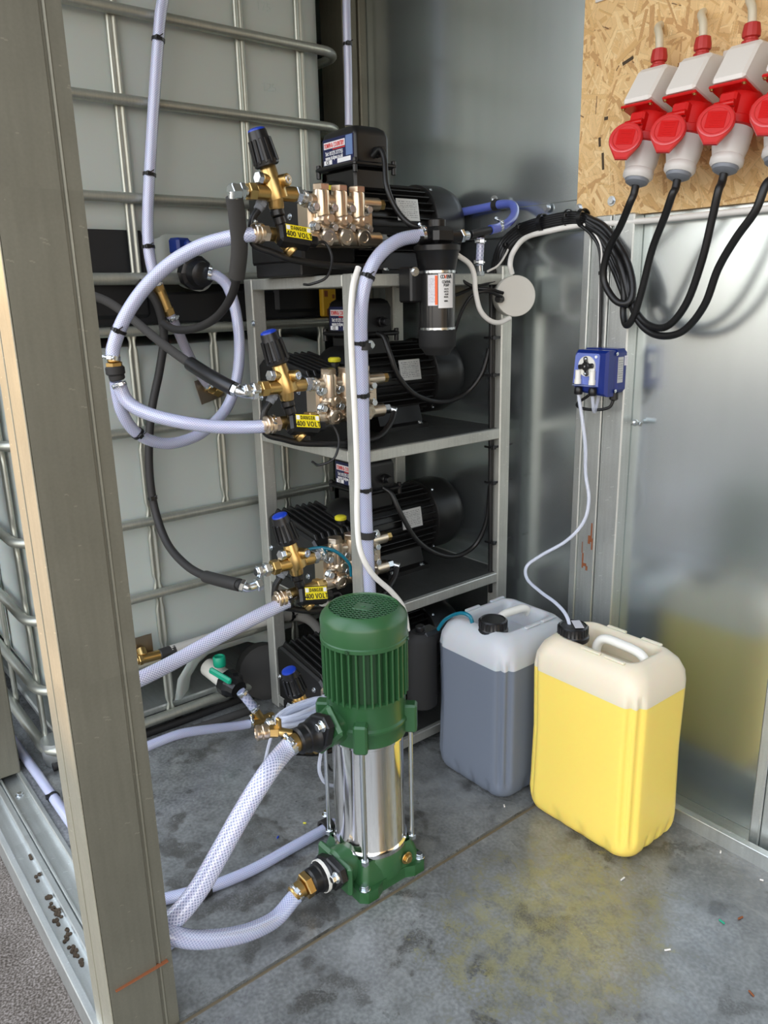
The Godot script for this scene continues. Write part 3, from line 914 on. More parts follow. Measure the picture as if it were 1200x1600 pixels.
# ---------------------------------------------------------------- black pump sets on the rack
func pump_set() -> Node3D:
	var z0 := -1.70
	var t := thing("pressure_pump", "", "pump", Vector3(1.20, 0, -1.68), "black motor pumps on the steel rack")
	var ay := 0.128
	var mx := func(x: float) -> Vector3: return Vector3(x, ay, z0)
	# motor
	var b := Sh.new()
	b.lathe(Sh.along(mx.call(1.225), Vector3.RIGHT), [Vector2(0.078, 0), Vector2(0.084, 0.004), Vector2(0.084, 0.25), Vector2(0.080, 0.255)], 32)
	for i in 30:
		var a := TAU * i / 30
		if absf(sin(a)) > 0.93 and sin(a) < 0: continue
		b.box(Transform3D(Basis(Vector3.RIGHT, a), mx.call(1.35) + Basis(Vector3.RIGHT, a) * Vector3(0, 0.090, 0)), Vector3(0.235, 0.020, 0.0035), 0.001)
	part(b, "motor_body", M.black_paint, t)
	var f := Sh.new()
	f.lathe(Sh.along(mx.call(1.470), Vector3.RIGHT), [Vector2(0.099, 0), Vector2(0.105, 0.003), Vector2(0.106, 0.075), Vector2(0.100, 0.100), Vector2(0.086, 0.116), Vector2(0.05, 0.120)], 36)
	part(f, "fan_cover", M.black_paint, t)
	for a in [0.6, 2.5, 3.9, 5.4]:
		var d := Vector3(0, cos(a), sin(a))
		bolt_on(t, mx.call(1.485) + d * 0.1055, d, 0.003, M.zinc, "screw", 0.003)
	var fl := Sh.new()
	fl.lathe(Sh.along(mx.call(1.150), Vector3.RIGHT), [Vector2(0.060, 0), Vector2(0.070, 0.012), Vector2(0.094, 0.045), Vector2(0.098, 0.055), Vector2(0.098, 0.078), Vector2(0.086, 0.084)], 30)
	part(fl, "bell_housing", M.black_paint, t)
	var ft := Sh.new()
	ft.prism(Transform3D(Basis(Vector3(0, 0, 1), Vector3(0, 1, 0), Vector3(-1, 0, 0)), Vector3(1.355, 0, z0)), PackedVector2Array([Vector2(-0.105, 0.0), Vector2(0.105, 0.0), Vector2(0.105, 0.012), Vector2(0.082, 0.016), Vector2(0.062, 0.075), Vector2(-0.062, 0.075), Vector2(-0.082, 0.016), Vector2(-0.105, 0.012)]), 0.15, 0.002)
	part(ft, "motor_foot", M.black_paint, t)
	bolt_on(t, Vector3(1.41, 0.012, z0 + 0.094), Vector3.UP, 0.006, M.zinc)
	bolt_on(t, Vector3(1.30, 0.012, z0 + 0.094), Vector3.UP, 0.006, M.zinc)
	# name plate on the cheek that faces out of the rack
	var np := Sh.new()
	var pc: Vector3 = mx.call(1.375) + Vector3(0, 0.030, 0.0995)
	np.face(pc + Vector3(-0.035, 0.026, -0.006), pc + Vector3(0.035, 0.026, -0.006), pc + Vector3(0.035, -0.026, 0.003), pc + Vector3(-0.035, -0.026, 0.003), Vector3(0, 0.1, 1).normalized())
	np.box(Transform3D(Basis(Vector3.RIGHT, -0.17), pc + Vector3(0, 0, -0.0035)), Vector3(0.072, 0.054, 0.002), 0.0005)
	part(np, "name_plate", M.nameplate, t)
	# terminal box
	part(bx(1.222, 1.322, 0.20, 0.250, -1.74, -1.618, 0.006), "box_base", M.black_paint, t)
	var fg := bx(1.207, 1.340, 0.250, 0.262, -1.765, -1.600, 0.004)
	for q in [[1.214, -1.607], [1.333, -1.607], [1.214, -1.758], [1.333, -1.758]]: fg.cyl(Vector3(q[0], 0.236, q[1]), Vector3(q[0], 0.268, q[1]), 0.006, 10)
	part(fg, "box_flange", M.black_plastic, t)
	var cv := loft(1.220, 1.325, -1.755, -1.612, [[0.262, 0.0, 0.010], [0.320, 0.0, 0.010], [0.336, 0.005, 0.012], [0.343, 0.014, 0.015]])
	cv.box(I(Vector3(1.275, 0.345, -1.70)), Vector3(0.05, 0.01, 0.05), 0.003)
	part(cv, "box_lid", M.black_plastic, t)
	var gl := Sh.new()
	gl.cyl(Vector3(1.285, 0.285, -1.613), Vector3(1.285, 0.285, -1.600), 0.013, 12, 0.002, true)
	gl.cyl(Vector3(1.285, 0.285, -1.600), Vector3(1.285, 0.285, -1.585), 0.010, 14)
	part(gl, "cable_gland", M.black_plastic, t)
	# printed sticker on the side of the lid
	var X := 1.2185
	var st := bx(X, X + 0.002, 0.264, 0.324, -1.742, -1.618, 0.0003)
	var sn := part(st, "sticker", M.navy, t, "dark blue printed sticker")
	var rt := Vector3(0, 0, 1)
	text("TOWN & COUNTRY", 0.0105, Vector3(X - 0.0014, 0.3085, -1.6935), rt, Vector3.UP, M.ink_red, sn, "lettering", true, 0.62)
	part(bx(X - 0.0008, X, 0.3015, 0.3165, -1.737, -1.650, 0.0), "red_band", M.ink_white, sn)
	part(bx(X - 0.0008, X, 0.2975, 0.3000, -1.700, -1.650, 0.0), "red_stripe", M.ink_red, sn)
	text("Tel: 01375 377755", 0.0090, Vector3(X - 0.0004, 0.2905, -1.6955), rt, Vector3.UP, M.ink_white, sn, "lettering", true, 0.70)
	text("www.tcdpw.co.uk", 0.0085, Vector3(X - 0.0004, 0.2805, -1.6955), rt, Vector3.UP, M.ink_white, sn, "lettering", true, 0.72)
	part(bx(X - 0.0008, X, 0.2655, 0.2755, -1.738, -1.705, 0.0), "white_patch", M.ink_white, sn)
	part(bx(X - 0.0008, X, 0.2655, 0.2755, -1.682, -1.628, 0.0), "white_patch", M.ink_white, sn)
	part(bx(X - 0.0008, X, 0.278, 0.322, -1.646, -1.620, 0.0), "picture_patch", M.photo_blue, sn)
	text("CE", 0.008, Vector3(X - 0.0012, 0.2705, -1.7215), rt, Vector3.UP, M.ink_black, sn)
	# crank case with ribs across its sloping top
	var cz0 := -1.81
	var cz1 := -1.575
	var cc := Sh.new()
	cc.prism(Transform3D(Basis(Vector3(0, 0, 1), Vector3(0, 1, 0), Vector3(-1, 0, 0)), Vector3(1.110, 0, 0)), PackedVector2Array([Vector2(cz0, 0.03), Vector2(cz1, 0.03), Vector2(cz1, 0.150), Vector2(cz1 - 0.02, 0.168), Vector2(cz0 + 0.02, 0.198), Vector2(cz0, 0.185)]), 0.150, 0.006)
	part(cc, "crank_case", M.black_paint, t)
	for i in 7:
		var x := 1.049 + 0.0205 * i
		var s := Sh.new()
		s.prism(Transform3D(Basis(Vector3(0, 0, 1), Vector3(0, 1, 0), Vector3(-1, 0, 0)), Vector3(x, 0, 0)), PackedVector2Array([Vector2(cz0 + 0.012, 0.19), Vector2(cz1 - 0.014, 0.160), Vector2(cz1 - 0.026, 0.180), Vector2(cz0 + 0.03, 0.212)]), 0.008, 0.0015)
		part(s, "cooling_rib", M.black_paint, t)
	part(bx(1.035, 1.18, 0.0, 0.032, cz0 + 0.02, cz1 - 0.01, 0.003), "pump_foot", M.black_paint, t)
	for q in [[0.13, -1.62], [0.065, -1.62], [0.10, -1.80]]: bolt_on(t, Vector3(1.035, q[0], q[1]), Vector3.LEFT, 0.005, M.zinc)
	var oc := Sh.new()
	oc.cyl(Vector3(1.15, 0.175, -1.63), Vector3(1.15, 0.193, -1.63), 0.013, 16)
	part(oc, "filler_neck", M.black_plastic, t)
	var oy := Sh.new()
	oy.lathe(I(Vector3(1.15, 0.193, -1.63)), [Vector2(0.015, 0), Vector2(0.016, 0.002), Vector2(0.016, 0.008), Vector2(0.012, 0.011)], 18)
	part(oy, "oil_cap", M.yellow_cap, t, "yellow oil cap")
	# head: one nickel manifold with three cylinders
	var hx0 := 1.024
	var hx1 := 1.205
	var hz1 := -1.515
	var hd := bx(hx0, hx1, 0.060, 0.158, -1.578, hz1 - 0.012, 0.006)
	hd.cyl(Vector3(hx0 - 0.012, 0.155, -1.525), Vector3(hx1 + 0.012, 0.155, -1.525), 0.015, 18)
	hd.cyl(Vector3(hx0 - 0.012, 0.078, -1.520), Vector3(hx1 + 0.008, 0.078, -1.520), 0.017, 18)
	for i in 3:
		var x := 1.053 + 0.0490 * i
		hd.lathe(I(Vector3(x, 0.100, -1.520)), [Vector2(0.016, 0), Vector2(0.0185, 0.012), Vector2(0.0185, 0.07), Vector2(0.017, 0.078)], 20)
		hd.lathe(Sh.along(Vector3(x, 0.115, -1.53), Vector3(0, 0, 1)), [Vector2(0.020, 0), Vector2(0.018, 0.02), Vector2(0.010, 0.030)], 18)
	part(hd, "pump_head", M.nickel, t)
	for i in 3:
		var x := 1.053 + 0.0490 * i
		var s := Sh.new()
		s.hex(Vector3(x, 0.176, -1.520), Vector3(x, 0.190, -1.520), 0.0195)
		part(s, "valve_plug", M.nickel, t)
		s = Sh.new()
		var d := Vector3(0, -0.25, 1).normalized()
		var c := Vector3(x, 0.082, -1.508)
		s.lathe(Sh.along(c, d), [Vector2(0.021, 0), Vector2(0.021, 0.012)], 6, true)
		s.lathe(Sh.along(c + d * 0.012, d), [Vector2(0.0185, 0), Vector2(0.016, 0.003), Vector2(0.010, 0.003), Vector2(0.009, 0.0015)], 20)
		part(s, "valve_cap", M.nickel, t)
		s = Sh.new()
		s.cyl(Vector3(x + 0.010, 0.118, -1.505), Vector3(x + 0.010, 0.118, -1.497), 0.0095, 16)
		part(s, "sensor_plug", M.nickel, t)
	for i in 4:
		for y in [0.141, 0.1]:
			var x := 1.0285 + 0.0490 * i
			bolt_on(t, Vector3(x, y, -1.520), Vector3(0, 0, 1), 0.0085, M.zinc, "head_bolt", 0.018)
	var pr := Sh.new()
	pr.hex(Vector3(hx1 + 0.012, 0.155, -1.525), Vector3(hx1 + 0.026, 0.155, -1.525), 0.012)
	part(pr, "port_plug", M.brass, t)
	pr = Sh.new()
	pr.hex(Vector3(hx1 + 0.008, 0.078, -1.520), Vector3(hx1 + 0.026, 0.078, -1.520), 0.013)
	pr.cyl(Vector3(hx1 + 0.026, 0.078, -1.520), Vector3(hx1 + 0.04, 0.072, -1.505), 0.009, 12)
	part(pr, "drain_fitting", M.zinc, t)
	# regulator: brass cross, tilted knob, nipples
	var u := Vector3(0.925, 0.162, -1.50)
	var cr := Sh.new()
	cr.cyl(u + Vector3(-0.050, 0, 0), u + Vector3(0.048, 0, 0), 0.0155, 20)
	cr.lathe(I(u + Vector3(0, -0.032, 0)), [Vector2(0.014, 0), Vector2(0.016, 0.004), Vector2(0.016, 0.03), Vector2(0.021, 0.045)], 20)
	var kd := Vector3(-0.27, 0.96, -0.05).normalized()
	cr.lathe(Sh.along(u, kd), [Vector2(0.024, -0.012), Vector2(0.024, 0.018), Vector2(0.017, 0.030), Vector2(0.0165, 0.052), Vector2(0.015, 0.054)], 20)
	cr.cyl(u + Vector3(0.004, 0.022, 0), u + Vector3(0.014, 0.024, 0.030), 0.0125, 18)
	cr.cyl(u + Vector3(0, 0.022, 0), u + Vector3(-0.034, 0.026, 0.004), 0.011, 18)
	part(cr, "regulator_body", M.brass, t, "brass regulator body")
	var pt := Sh.new()
	pt.lathe(Sh.along(u + Vector3(0.014, 0.024, 0.030), Vector3(0.3, 0.05, 1)), [Vector2(0.0095, 0), Vector2(0.0085, 0.002), Vector2(0.004, 0.002), Vector2(0.003, 0.0)], 16)
	part(pt, "port_plug", M.zinc, t)
	pt = Sh.new()
	pt.hex(u + Vector3(-0.034, 0.026, 0.004), u + Vector3(-0.046, 0.027, 0.006), 0.012)
	part(pt, "port_plug", M.zinc, t)
	var kn := Sh.new()
	var k0 := u + kd * 0.052
	kn.lathe(Sh.along(k0, kd), [Vector2(0.022, 0), Vector2(0.0255, 0.003), Vector2(0.0255, 0.012), Vector2(0.0235, 0.014), Vector2(0.0195, 0.066), Vector2(0.0185, 0.069)], 24)
	for i in 12:
		var bb := Sh.along(k0, kd)
		var rr := bb.basis * Basis(Vector3.UP, TAU * i / 12)
		kn.box(Transform3D(rr, k0 + kd * 0.030 + rr * Vector3(0.0232, 0, 0)) * Transform3D(Basis(Vector3(0, 0, 1), 0.07), Vector3.ZERO), Vector3(0.005, 0.046, 0.0062), 0.001)
	part(kn, "knob", M.black_plastic, t)
	var kc := Sh.new()
	kc.lathe(Sh.along(k0 + kd * 0.069, kd), [Vector2(0.0185, 0), Vector2(0.0175, 0.003), Vector2(0.012, 0.0055)], 20)
	part(kc, "knob_cap", M.blue_cap, t, "blue knob cap")
	var n1 := Sh.new()
	n1.hex(u + Vector3(0.048, 0, 0), u + Vector3(0.060, 0, 0), 0.017)
	n1.cyl(u + Vector3(0.060, 0, 0), u + Vector3(0.100, -0.007, -0.024), 0.012, 14)
	n1.hex(u + Vector3(0.072, -0.003, -0.010), u + Vector3(0.088, -0.006, -0.020), 0.0170)
	part(n1, "delivery_nipple", M.zinc, t)
	n1 = Sh.new()
	n1.hex(u + Vector3(-0.066, 0, 0), u + Vector3(-0.048, 0, 0), 0.018)
	part(n1, "outlet_nut", M.brass, t)
	n1 = Sh.new()
	n1.hex(u + Vector3(-0.086, 0, 0), u + Vector3(-0.074, 0, 0), 0.0165)
	n1.cyl(u + Vector3(-0.108, 0, 0), u + Vector3(-0.066, 0, 0), 0.011, 14)
	n1.hex(u + Vector3(-0.104, 0, 0), u + Vector3(-0.094, 0, 0), 0.0145)
	part(n1, "outlet_nipple", M.zinc, t)
	# flow switch with its warning label
	var fs := Sh.new()
	fs.cyl(u + Vector3(0.0, -0.032, 0), u + Vector3(0.002, -0.046, 0.002), 0.0155, 16)
	fs.cyl(u + Vector3(0.002, -0.046, 0.002), u + Vector3(0.006, -0.062, 0.004), 0.013, 16)
	fs.cyl(u + Vector3(0.004, -0.058, 0.004), u + Vector3(0.012, -0.085, 0.006), 0.011, 16)
	part(fs, "switch_neck", M.black_plastic, t)
	var bc := u + Vector3(0.028, -0.088, 0.018)
	var br := Vector3(0.97, -0.14, 0.20).normalized()
	var bo := (Vector3(0.10, 0.45, 0.90) - br * br.dot(Vector3(0.10, 0.45, 0.90))).normalized()
	var bu := bo.cross(br)
	var bb2 := Transform3D(Basis(br, bu, bo), bc)
	var sb := Sh.new()
	sb.box(bb2, Vector3(0.072, 0.042, 0.034), 0.006)
	sb.box(bb2 * I(Vector3(0.045, 0.0, -0.002)), Vector3(0.020, 0.020, 0.020), 0.004)
	part(sb, "flow_switch", M.black_plastic, t)
	var yl := Sh.new()
	yl.box(bb2 * I(Vector3(0.005, 0.003, 0.0173)), Vector3(0.056, 0.030, 0.0008), 0.0002)
	var yn := part(yl, "warning_label", M.yellow_label, t, "yellow warning label")
	text("DANGER", 0.0085, bb2 * Vector3(0.005, 0.0105, 0.0179), br, bu, M.ink_black, yn, "lettering", true, 0.72)
	text("400 VOLT", 0.0120, bb2 * Vector3(0.005, -0.004, 0.0179), br, bu, M.ink_black, yn, "lettering", true, 0.78)
	for k in [-0.018, 0.028]:
		var w := Sh.new()
		w.box(bb2 * I(Vector3(k, 0.0105, 0.0178)), Vector3(0.008, 0.010, 0.0006), 0.0001)
		part(w, "white_patch", M.ink_white, yn)
	var lead := Sh.new()
	lead.tube(smooth(PackedVector3Array([bb2 * Vector3(0.054, 0, -0.002), bb2 * Vector3(0.075, 0.002, -0.004), bb2 * Vector3(0.088, -0.03, -0.01), bb2 * Vector3(0.075, -0.07, -0.02), bb2 * Vector3(0.045, -0.080, -0.04), bb2 * Vector3(0.045, -0.060, -0.075)])), 0.003, 8)
	part(lead, "switch_lead", M.cable, t)
	# pressure switch hanging from the regulator, and the black bypass line under the head
	var ps := Sh.new()
	ps.cyl(u + Vector3(-0.020, -0.010, -0.012), u + Vector3(-0.038, -0.034, -0.012), 0.010, 14)
	ps.hex(u + Vector3(-0.026, -0.018, -0.012), u + Vector3(-0.032, -0.026, -0.012), 0.0125)
	part(ps, "relief_valve", M.grey_ring, t)
	ps = Sh.new()
	ps.tube(smooth(PackedVector3Array([u + Vector3(-0.036, -0.032, -0.012), u + Vector3(-0.052, -0.056, -0.014), u + Vector3(-0.050, -0.100, -0.016), Vector3(0.912, 0.045, -1.505), Vector3(0.960, 0.030, -1.495), Vector3(1.060, 0.018, -1.485), Vector3(1.160, 0.018, -1.482), Vector3(1.215, 0.045, -1.495), Vector3(1.240, 0.072, -1.508)])), 0.0075, 12)
	part(ps, "bypass_hose", M.cable, t)
	# suction side: hose tail, union, brass tee with drain
	var iy := 0.082
	var sc := Sh.new()
	sc.cyl(Vector3(0.862, iy, -1.50), Vector3(0.900, iy, -1.505), 0.0125, 16)
	sc.lathe(Sh.along(Vector3(0.866, iy, -1.50), Vector3.RIGHT), [Vector2(0.0185, 0), Vector2(0.0205, 0.002), Vector2(0.0205, 0.008), Vector2(0.0180, 0.010), Vector2(0.0205, 0.012), Vector2(0.0205, 0.020), Vector2(0.0180, 0.022)], 20)
	sc.hex(Vector3(0.888, iy, -1.502), Vector3(0.902, iy, -1.503), 0.0175)
	part(sc, "suction_union", M.nickel, t)
	var te := Sh.new()
	te.cyl(Vector3(0.897, iy, -1.505), Vector3(1.015, iy - 0.004, -1.518), 0.0145, 18)
	te.hex(Vector3(0.985, iy - 0.003, -1.516), Vector3(1.003, iy - 0.004, -1.519), 0.019)
	te.cyl(Vector3(0.925, iy - 0.002, -1.505), Vector3(0.945, iy - 0.024, -1.495), 0.0135, 18)
	te.lathe(Sh.along(Vector3(0.945, iy - 0.024, -1.495), Vector3(0.020, -0.022, 0.010)), [Vector2(0.0155, 0), Vector2(0.0165, 0.003), Vector2(0.0150, 0.006), Vector2(0.0165, 0.009), Vector2(0.0165, 0.016), Vector2(0.013, 0.019)], 20)
	part(te, "suction_tee", M.brass, t)
	return t

# ---------------------------------------------------------------- green booster pump
func booster() -> void:
	var c := Vector3(0.865, 0, -1.160)
	var t := thing("booster_pump", "green vertical booster pump with polished steel barrel standing on the floor", "pump", c)
	var s := Sh.new()
	s.prism(Transform3D(Basis(Vector3(1, 0, 0), Vector3(0, 0, 1), Vector3(0, -1, 0)), c + Vector3(0, 0.013, 0)), PackedVector2Array([Vector2(-0.088, -0.075), Vector2(-0.075, -0.088), Vector2(-0.05, -0.088), Vector2(-0.03, -0.078), Vector2(0.03, -0.078), Vector2(0.05, -0.088), Vector2(0.075, -0.088), Vector2(0.088, -0.075), Vector2(0.088, -0.05), Vector2(0.078, -0.03), Vector2(0.078, 0.03), Vector2(0.088, 0.05), Vector2(0.088, 0.075), Vector2(0.075, 0.088), Vector2(0.05, 0.088), Vector2(0.03, 0.078), Vector2(-0.03, 0.078), Vector2(-0.05, 0.088), Vector2(-0.075, 0.088), Vector2(-0.088, 0.075), Vector2(-0.088, 0.05), Vector2(-0.078, 0.03), Vector2(-0.078, -0.03), Vector2(-0.088, -0.05)]), 0.026, 0.004)
	s.lathe(I(c), [Vector2(0.080, 0.02), Vector2(0.080, 0.07), Vector2(0.076, 0.076)], 32)
	var ring := []
	for q in [[0.026, 0.010], [0.050, 0.012], [0.076, 0.020]]: ring.append(rounded(c.x - 0.086 + q[1], c.x + 0.086 - q[1], c.z - 0.086 + q[1], c.z + 0.086 - q[1], 0.016, q[0]))
	s.sheet(ring)
	s.quad(Vector3(c.x - 0.06, 0.0755, c.z - 0.06), Vector3(c.x + 0.06, 0.0755, c.z - 0.06), Vector3(c.x + 0.06, 0.0755, c.z + 0.06), Vector3(c.x - 0.06, 0.0755, c.z + 0.06), Vector3.UP)
	s.cyl(c + Vector3(-0.105, 0.052, 0.01), c + Vector3(-0.05, 0.052, 0.01), 0.040, 24)
	s.box(I(c + Vector3(-0.100, 0.052, 0.01)), Vector3(0.014, 0.070, 0.115), 0.006)
	part(s, "pump_base", M.green, t)
	for k in [[-1, -1], [1, -1], [1, 1], [-1, 1]]:
		bolt_on(t, c + Vector3(k[0] * 0.074, 0.026, k[1] * 0.074), Vector3.UP, 0.008, M.zinc, "anchor_bolt", 0.010)
	bolt_on(t, c + Vector3(0.035, 0.048, 0.078), Vector3(0, 0, 1), 0.009, M.brass, "drain_plug", 0.010)
	s = Sh.new()
	s.lathe(I(c), [Vector2(0.079, 0.076), Vector2(0.079, 0.084), Vector2(0.0755, 0.087), Vector2(0.0745, 0.09), Vector2(0.0745, 0.325), Vector2(0.078, 0.328), Vector2(0.078, 0.338)], 48)
	part(s, "steel_barrel", M.stainless, t, "polished steel barrel")
	for k in [[-1, -1], [1, -1], [1, 1], [-1, 1]]:
		s = Sh.new()
		var b := Vector3(c.x + 0.0635 * k[0], 0.07, c.z + 0.0635 * k[1])
		s.cyl(b, b + Vector3(0, 0.275, 0), 0.0045, 10)
		s.hex(b + Vector3(0, 0.004, 0), b + Vector3(0, 0.014, 0), 0.0085)
		part(s, "tie_rod", M.zinc, t)
	s = Sh.new()
	s.lathe(I(c), [Vector2(0.0775, 0.332), Vector2(0.082, 0.336), Vector2(0.082, 0.362), Vector2(0.085, 0.366), Vector2(0.085, 0.372), Vector2(0.081, 0.376), Vector2(0.081, 0.420), Vector2(0.084, 0.428), Vector2(0.078, 0.430)], 40)
	for k in [[-1, -1], [1, -1], [1, 1], [-1, 1]]:
		var b := Vector3(c.x + 0.0635 * k[0], 0.366, c.z + 0.0635 * k[1])
		s.box(Transform3D(Basis(Vector3.UP, PI * 0.25), b + Vector3(0, 0.0, 0)), Vector3(0.028, 0.062, 0.028), 0.004)
	s.cyl(c + Vector3(-0.110, 0.372, 0.0), c + Vector3(-0.05, 0.372, 0.0), 0.036, 24)
	s.box(Transform3D(Basis(Vector3.RIGHT, 0.78), c + Vector3(-0.104, 0.372, 0.0)), Vector3(0.014, 0.118, 0.066), 0.008)
	part(s, "pump_crown", M.green, t)
	s = Sh.new()
	s.lathe(I(c), [Vector2(0.074, 0.428), Vector2(0.074, 0.545)], 32)
	part(s, "motor_core", M.green_dark, t)
	for i in 36:
		var a := TAU * i / 36 + 0.03
		s = Sh.new()
		var bs := Basis(Vector3.UP, a)
		s.box(Transform3D(bs, c + Vector3(0, 0.485, 0) + bs * Vector3(0.0795, 0, 0)), Vector3(0.015, 0.118, 0.0042), 0.001)
		part(s, "cooling_fin", M.green, t)
	s = Sh.new()
	s.lathe(I(c), [Vector2(0.086, 0.540), Vector2(0.0885, 0.542), Vector2(0.0885, 0.549), Vector2(0.0865, 0.551), Vector2(0.0875, 0.585), Vector2(0.085, 0.592), Vector2(0.073, 0.606), Vector2(0.069, 0.608)], 44, false, false)
	s.lathe(I(c), [Vector2(0.069, 0.608), Vector2(0.0675, 0.605), Vector2(0.069, 0.58)], 44, false, false)
	part(s, "fan_cover", M.green, t)
	s = Sh.new()
	for i in range(-7, 8):
		var o := i * 0.0088
		var l := 2.0 * sqrt(maxf(0.0, 0.0685 * 0.0685 - o * o))
		s.box(Transform3D(Basis(Vector3.UP, 0.5), c + Basis(Vector3.UP, 0.5) * Vector3(o, 0.604, 0)), Vector3(0.0024, 0.0022, l), 0.0005)
		s.box(Transform3D(Basis(Vector3.UP, 0.5), c + Basis(Vector3.UP, 0.5) * Vector3(0, 0.604, o)), Vector3(l, 0.0022, 0.0024), 0.0005)
	s.box(Transform3D(Basis(Vector3.UP, 0.5), c + Vector3(0, 0.6042, 0)), Vector3(0.034, 0.003, 0.034), 0.001)
	s.cyl(c + Vector3(0, 0.603, 0), c + Vector3(0, 0.607, 0), 0.005, 10)
	part(s, "fan_grille", M.green, t)
	s = Sh.new()
	s.lathe(I(c), [Vector2(0.068, 0.566), Vector2(0.020, 0.568)], 20)
	part(s, "fan_disc", M.black_matt, t)
	for a in [0.95, 2.6, 4.4]:
		var d := Vector3(cos(a), 0, sin(a))
		bolt_on(t, c + d * 0.0885 + Vector3(0, 0.545, 0), d, 0.0035, M.green_dark, "screw", 0.003)
	# flanges: black plates with their bolts, unions and hose tails
	for k in 2:
		var o := c + (Vector3(-0.112, 0.372, 0.0) if k == 0 else Vector3(-0.108, 0.052, 0.01))
		var tilt: float = 0.78 if k == 0 else 1.15
		var bs := Basis(Vector3.RIGHT, tilt)
		s = Sh.new()
		s.prism(Transform3D(bs * Basis(Vector3.UP, PI * 0.5), o + Vector3(-0.009, 0, 0)), PackedVector2Array([Vector2(-0.012, -0.060), Vector2(0.012, -0.060), Vector2(0.034, -0.02), Vector2(0.034, 0.02), Vector2(0.012, 0.060), Vector2(-0.012, 0.060), Vector2(-0.034, 0.02), Vector2(-0.034, -0.02)]), 0.018, 0.003)
		s.lathe(Sh.along(o + Vector3(-0.018, 0, 0), Vector3.LEFT), [Vector2(0.034, 0), Vector2(0.032, 0.006), Vector2(0.030, 0.010), Vector2(0.030, 0.020), Vector2(0.0265, 0.022), Vector2(0.0265, 0.036), Vector2(0.022, 0.040)], 24)
		part(s, "port_flange", M.black_plastic, t)
		for e in [-1.0, 1.0]:
			bolt_on(t, o + Vector3(-0.018, 0, 0) + bs * Vector3(0, 0.047 * e, 0), Vector3.LEFT, 0.008, M.zinc, "flange_bolt", 0.014)
		s = Sh.new()
		if k == 0:
			s.cyl(o + Vector3(-0.055, 0, 0), o + Vector3(-0.080, -0.002, 0.0), 0.019, 18)
			part(s, "hose_tail", M.brass, t)
			s = Sh.new()
			s.cyl(o + Vector3(-0.060, 0.012, -0.012), o + Vector3(-0.090, 0.022, -0.030), 0.009, 14)
			s.hex(o + Vector3(-0.082, 0.020, -0.026), o + Vector3(-0.098, 0.023, -0.034), 0.013)
			s.box(I(o + Vector3(-0.080, 0.036, -0.026)), Vector3(0.008, 0.024, 0.012), 0.002)
			part(s, "air_cock", M.brass, t)
			s = Sh.new()
			s.lathe(Sh.along(o + Vector3(-0.098, 0.023, -0.034), Vector3(-0.9, 0.05, -0.3)), [Vector2(0.013, 0), Vector2(0.015, 0.003), Vector2(0.015, 0.012), Vector2(0.013, 0.014), Vector2(0.015, 0.017), Vector2(0.015, 0.024), Vector2(0.010, 0.026), Vector2(0.009, 0.018)], 18)
			part(s, "quick_coupling", M.nickel, t)
		else:
			var wr := ring_shape(o + Vector3(-0.028, 0, 0), Vector3.LEFT, 0.0325, 0.007, 0.0016)
			part(wr, "white_ring", M.handle_white, t, "white gasket ring")
			s.hex(o + Vector3(-0.056, -0.001, 0.0), o + Vector3(-0.072, -0.003, 0.0), 0.027)
			s.cyl(o + Vector3(-0.072, -0.003, 0.0), o + Vector3(-0.10, -0.008, 0.0), 0.018, 18)
			part(s, "hose_tail", M.brass, t)

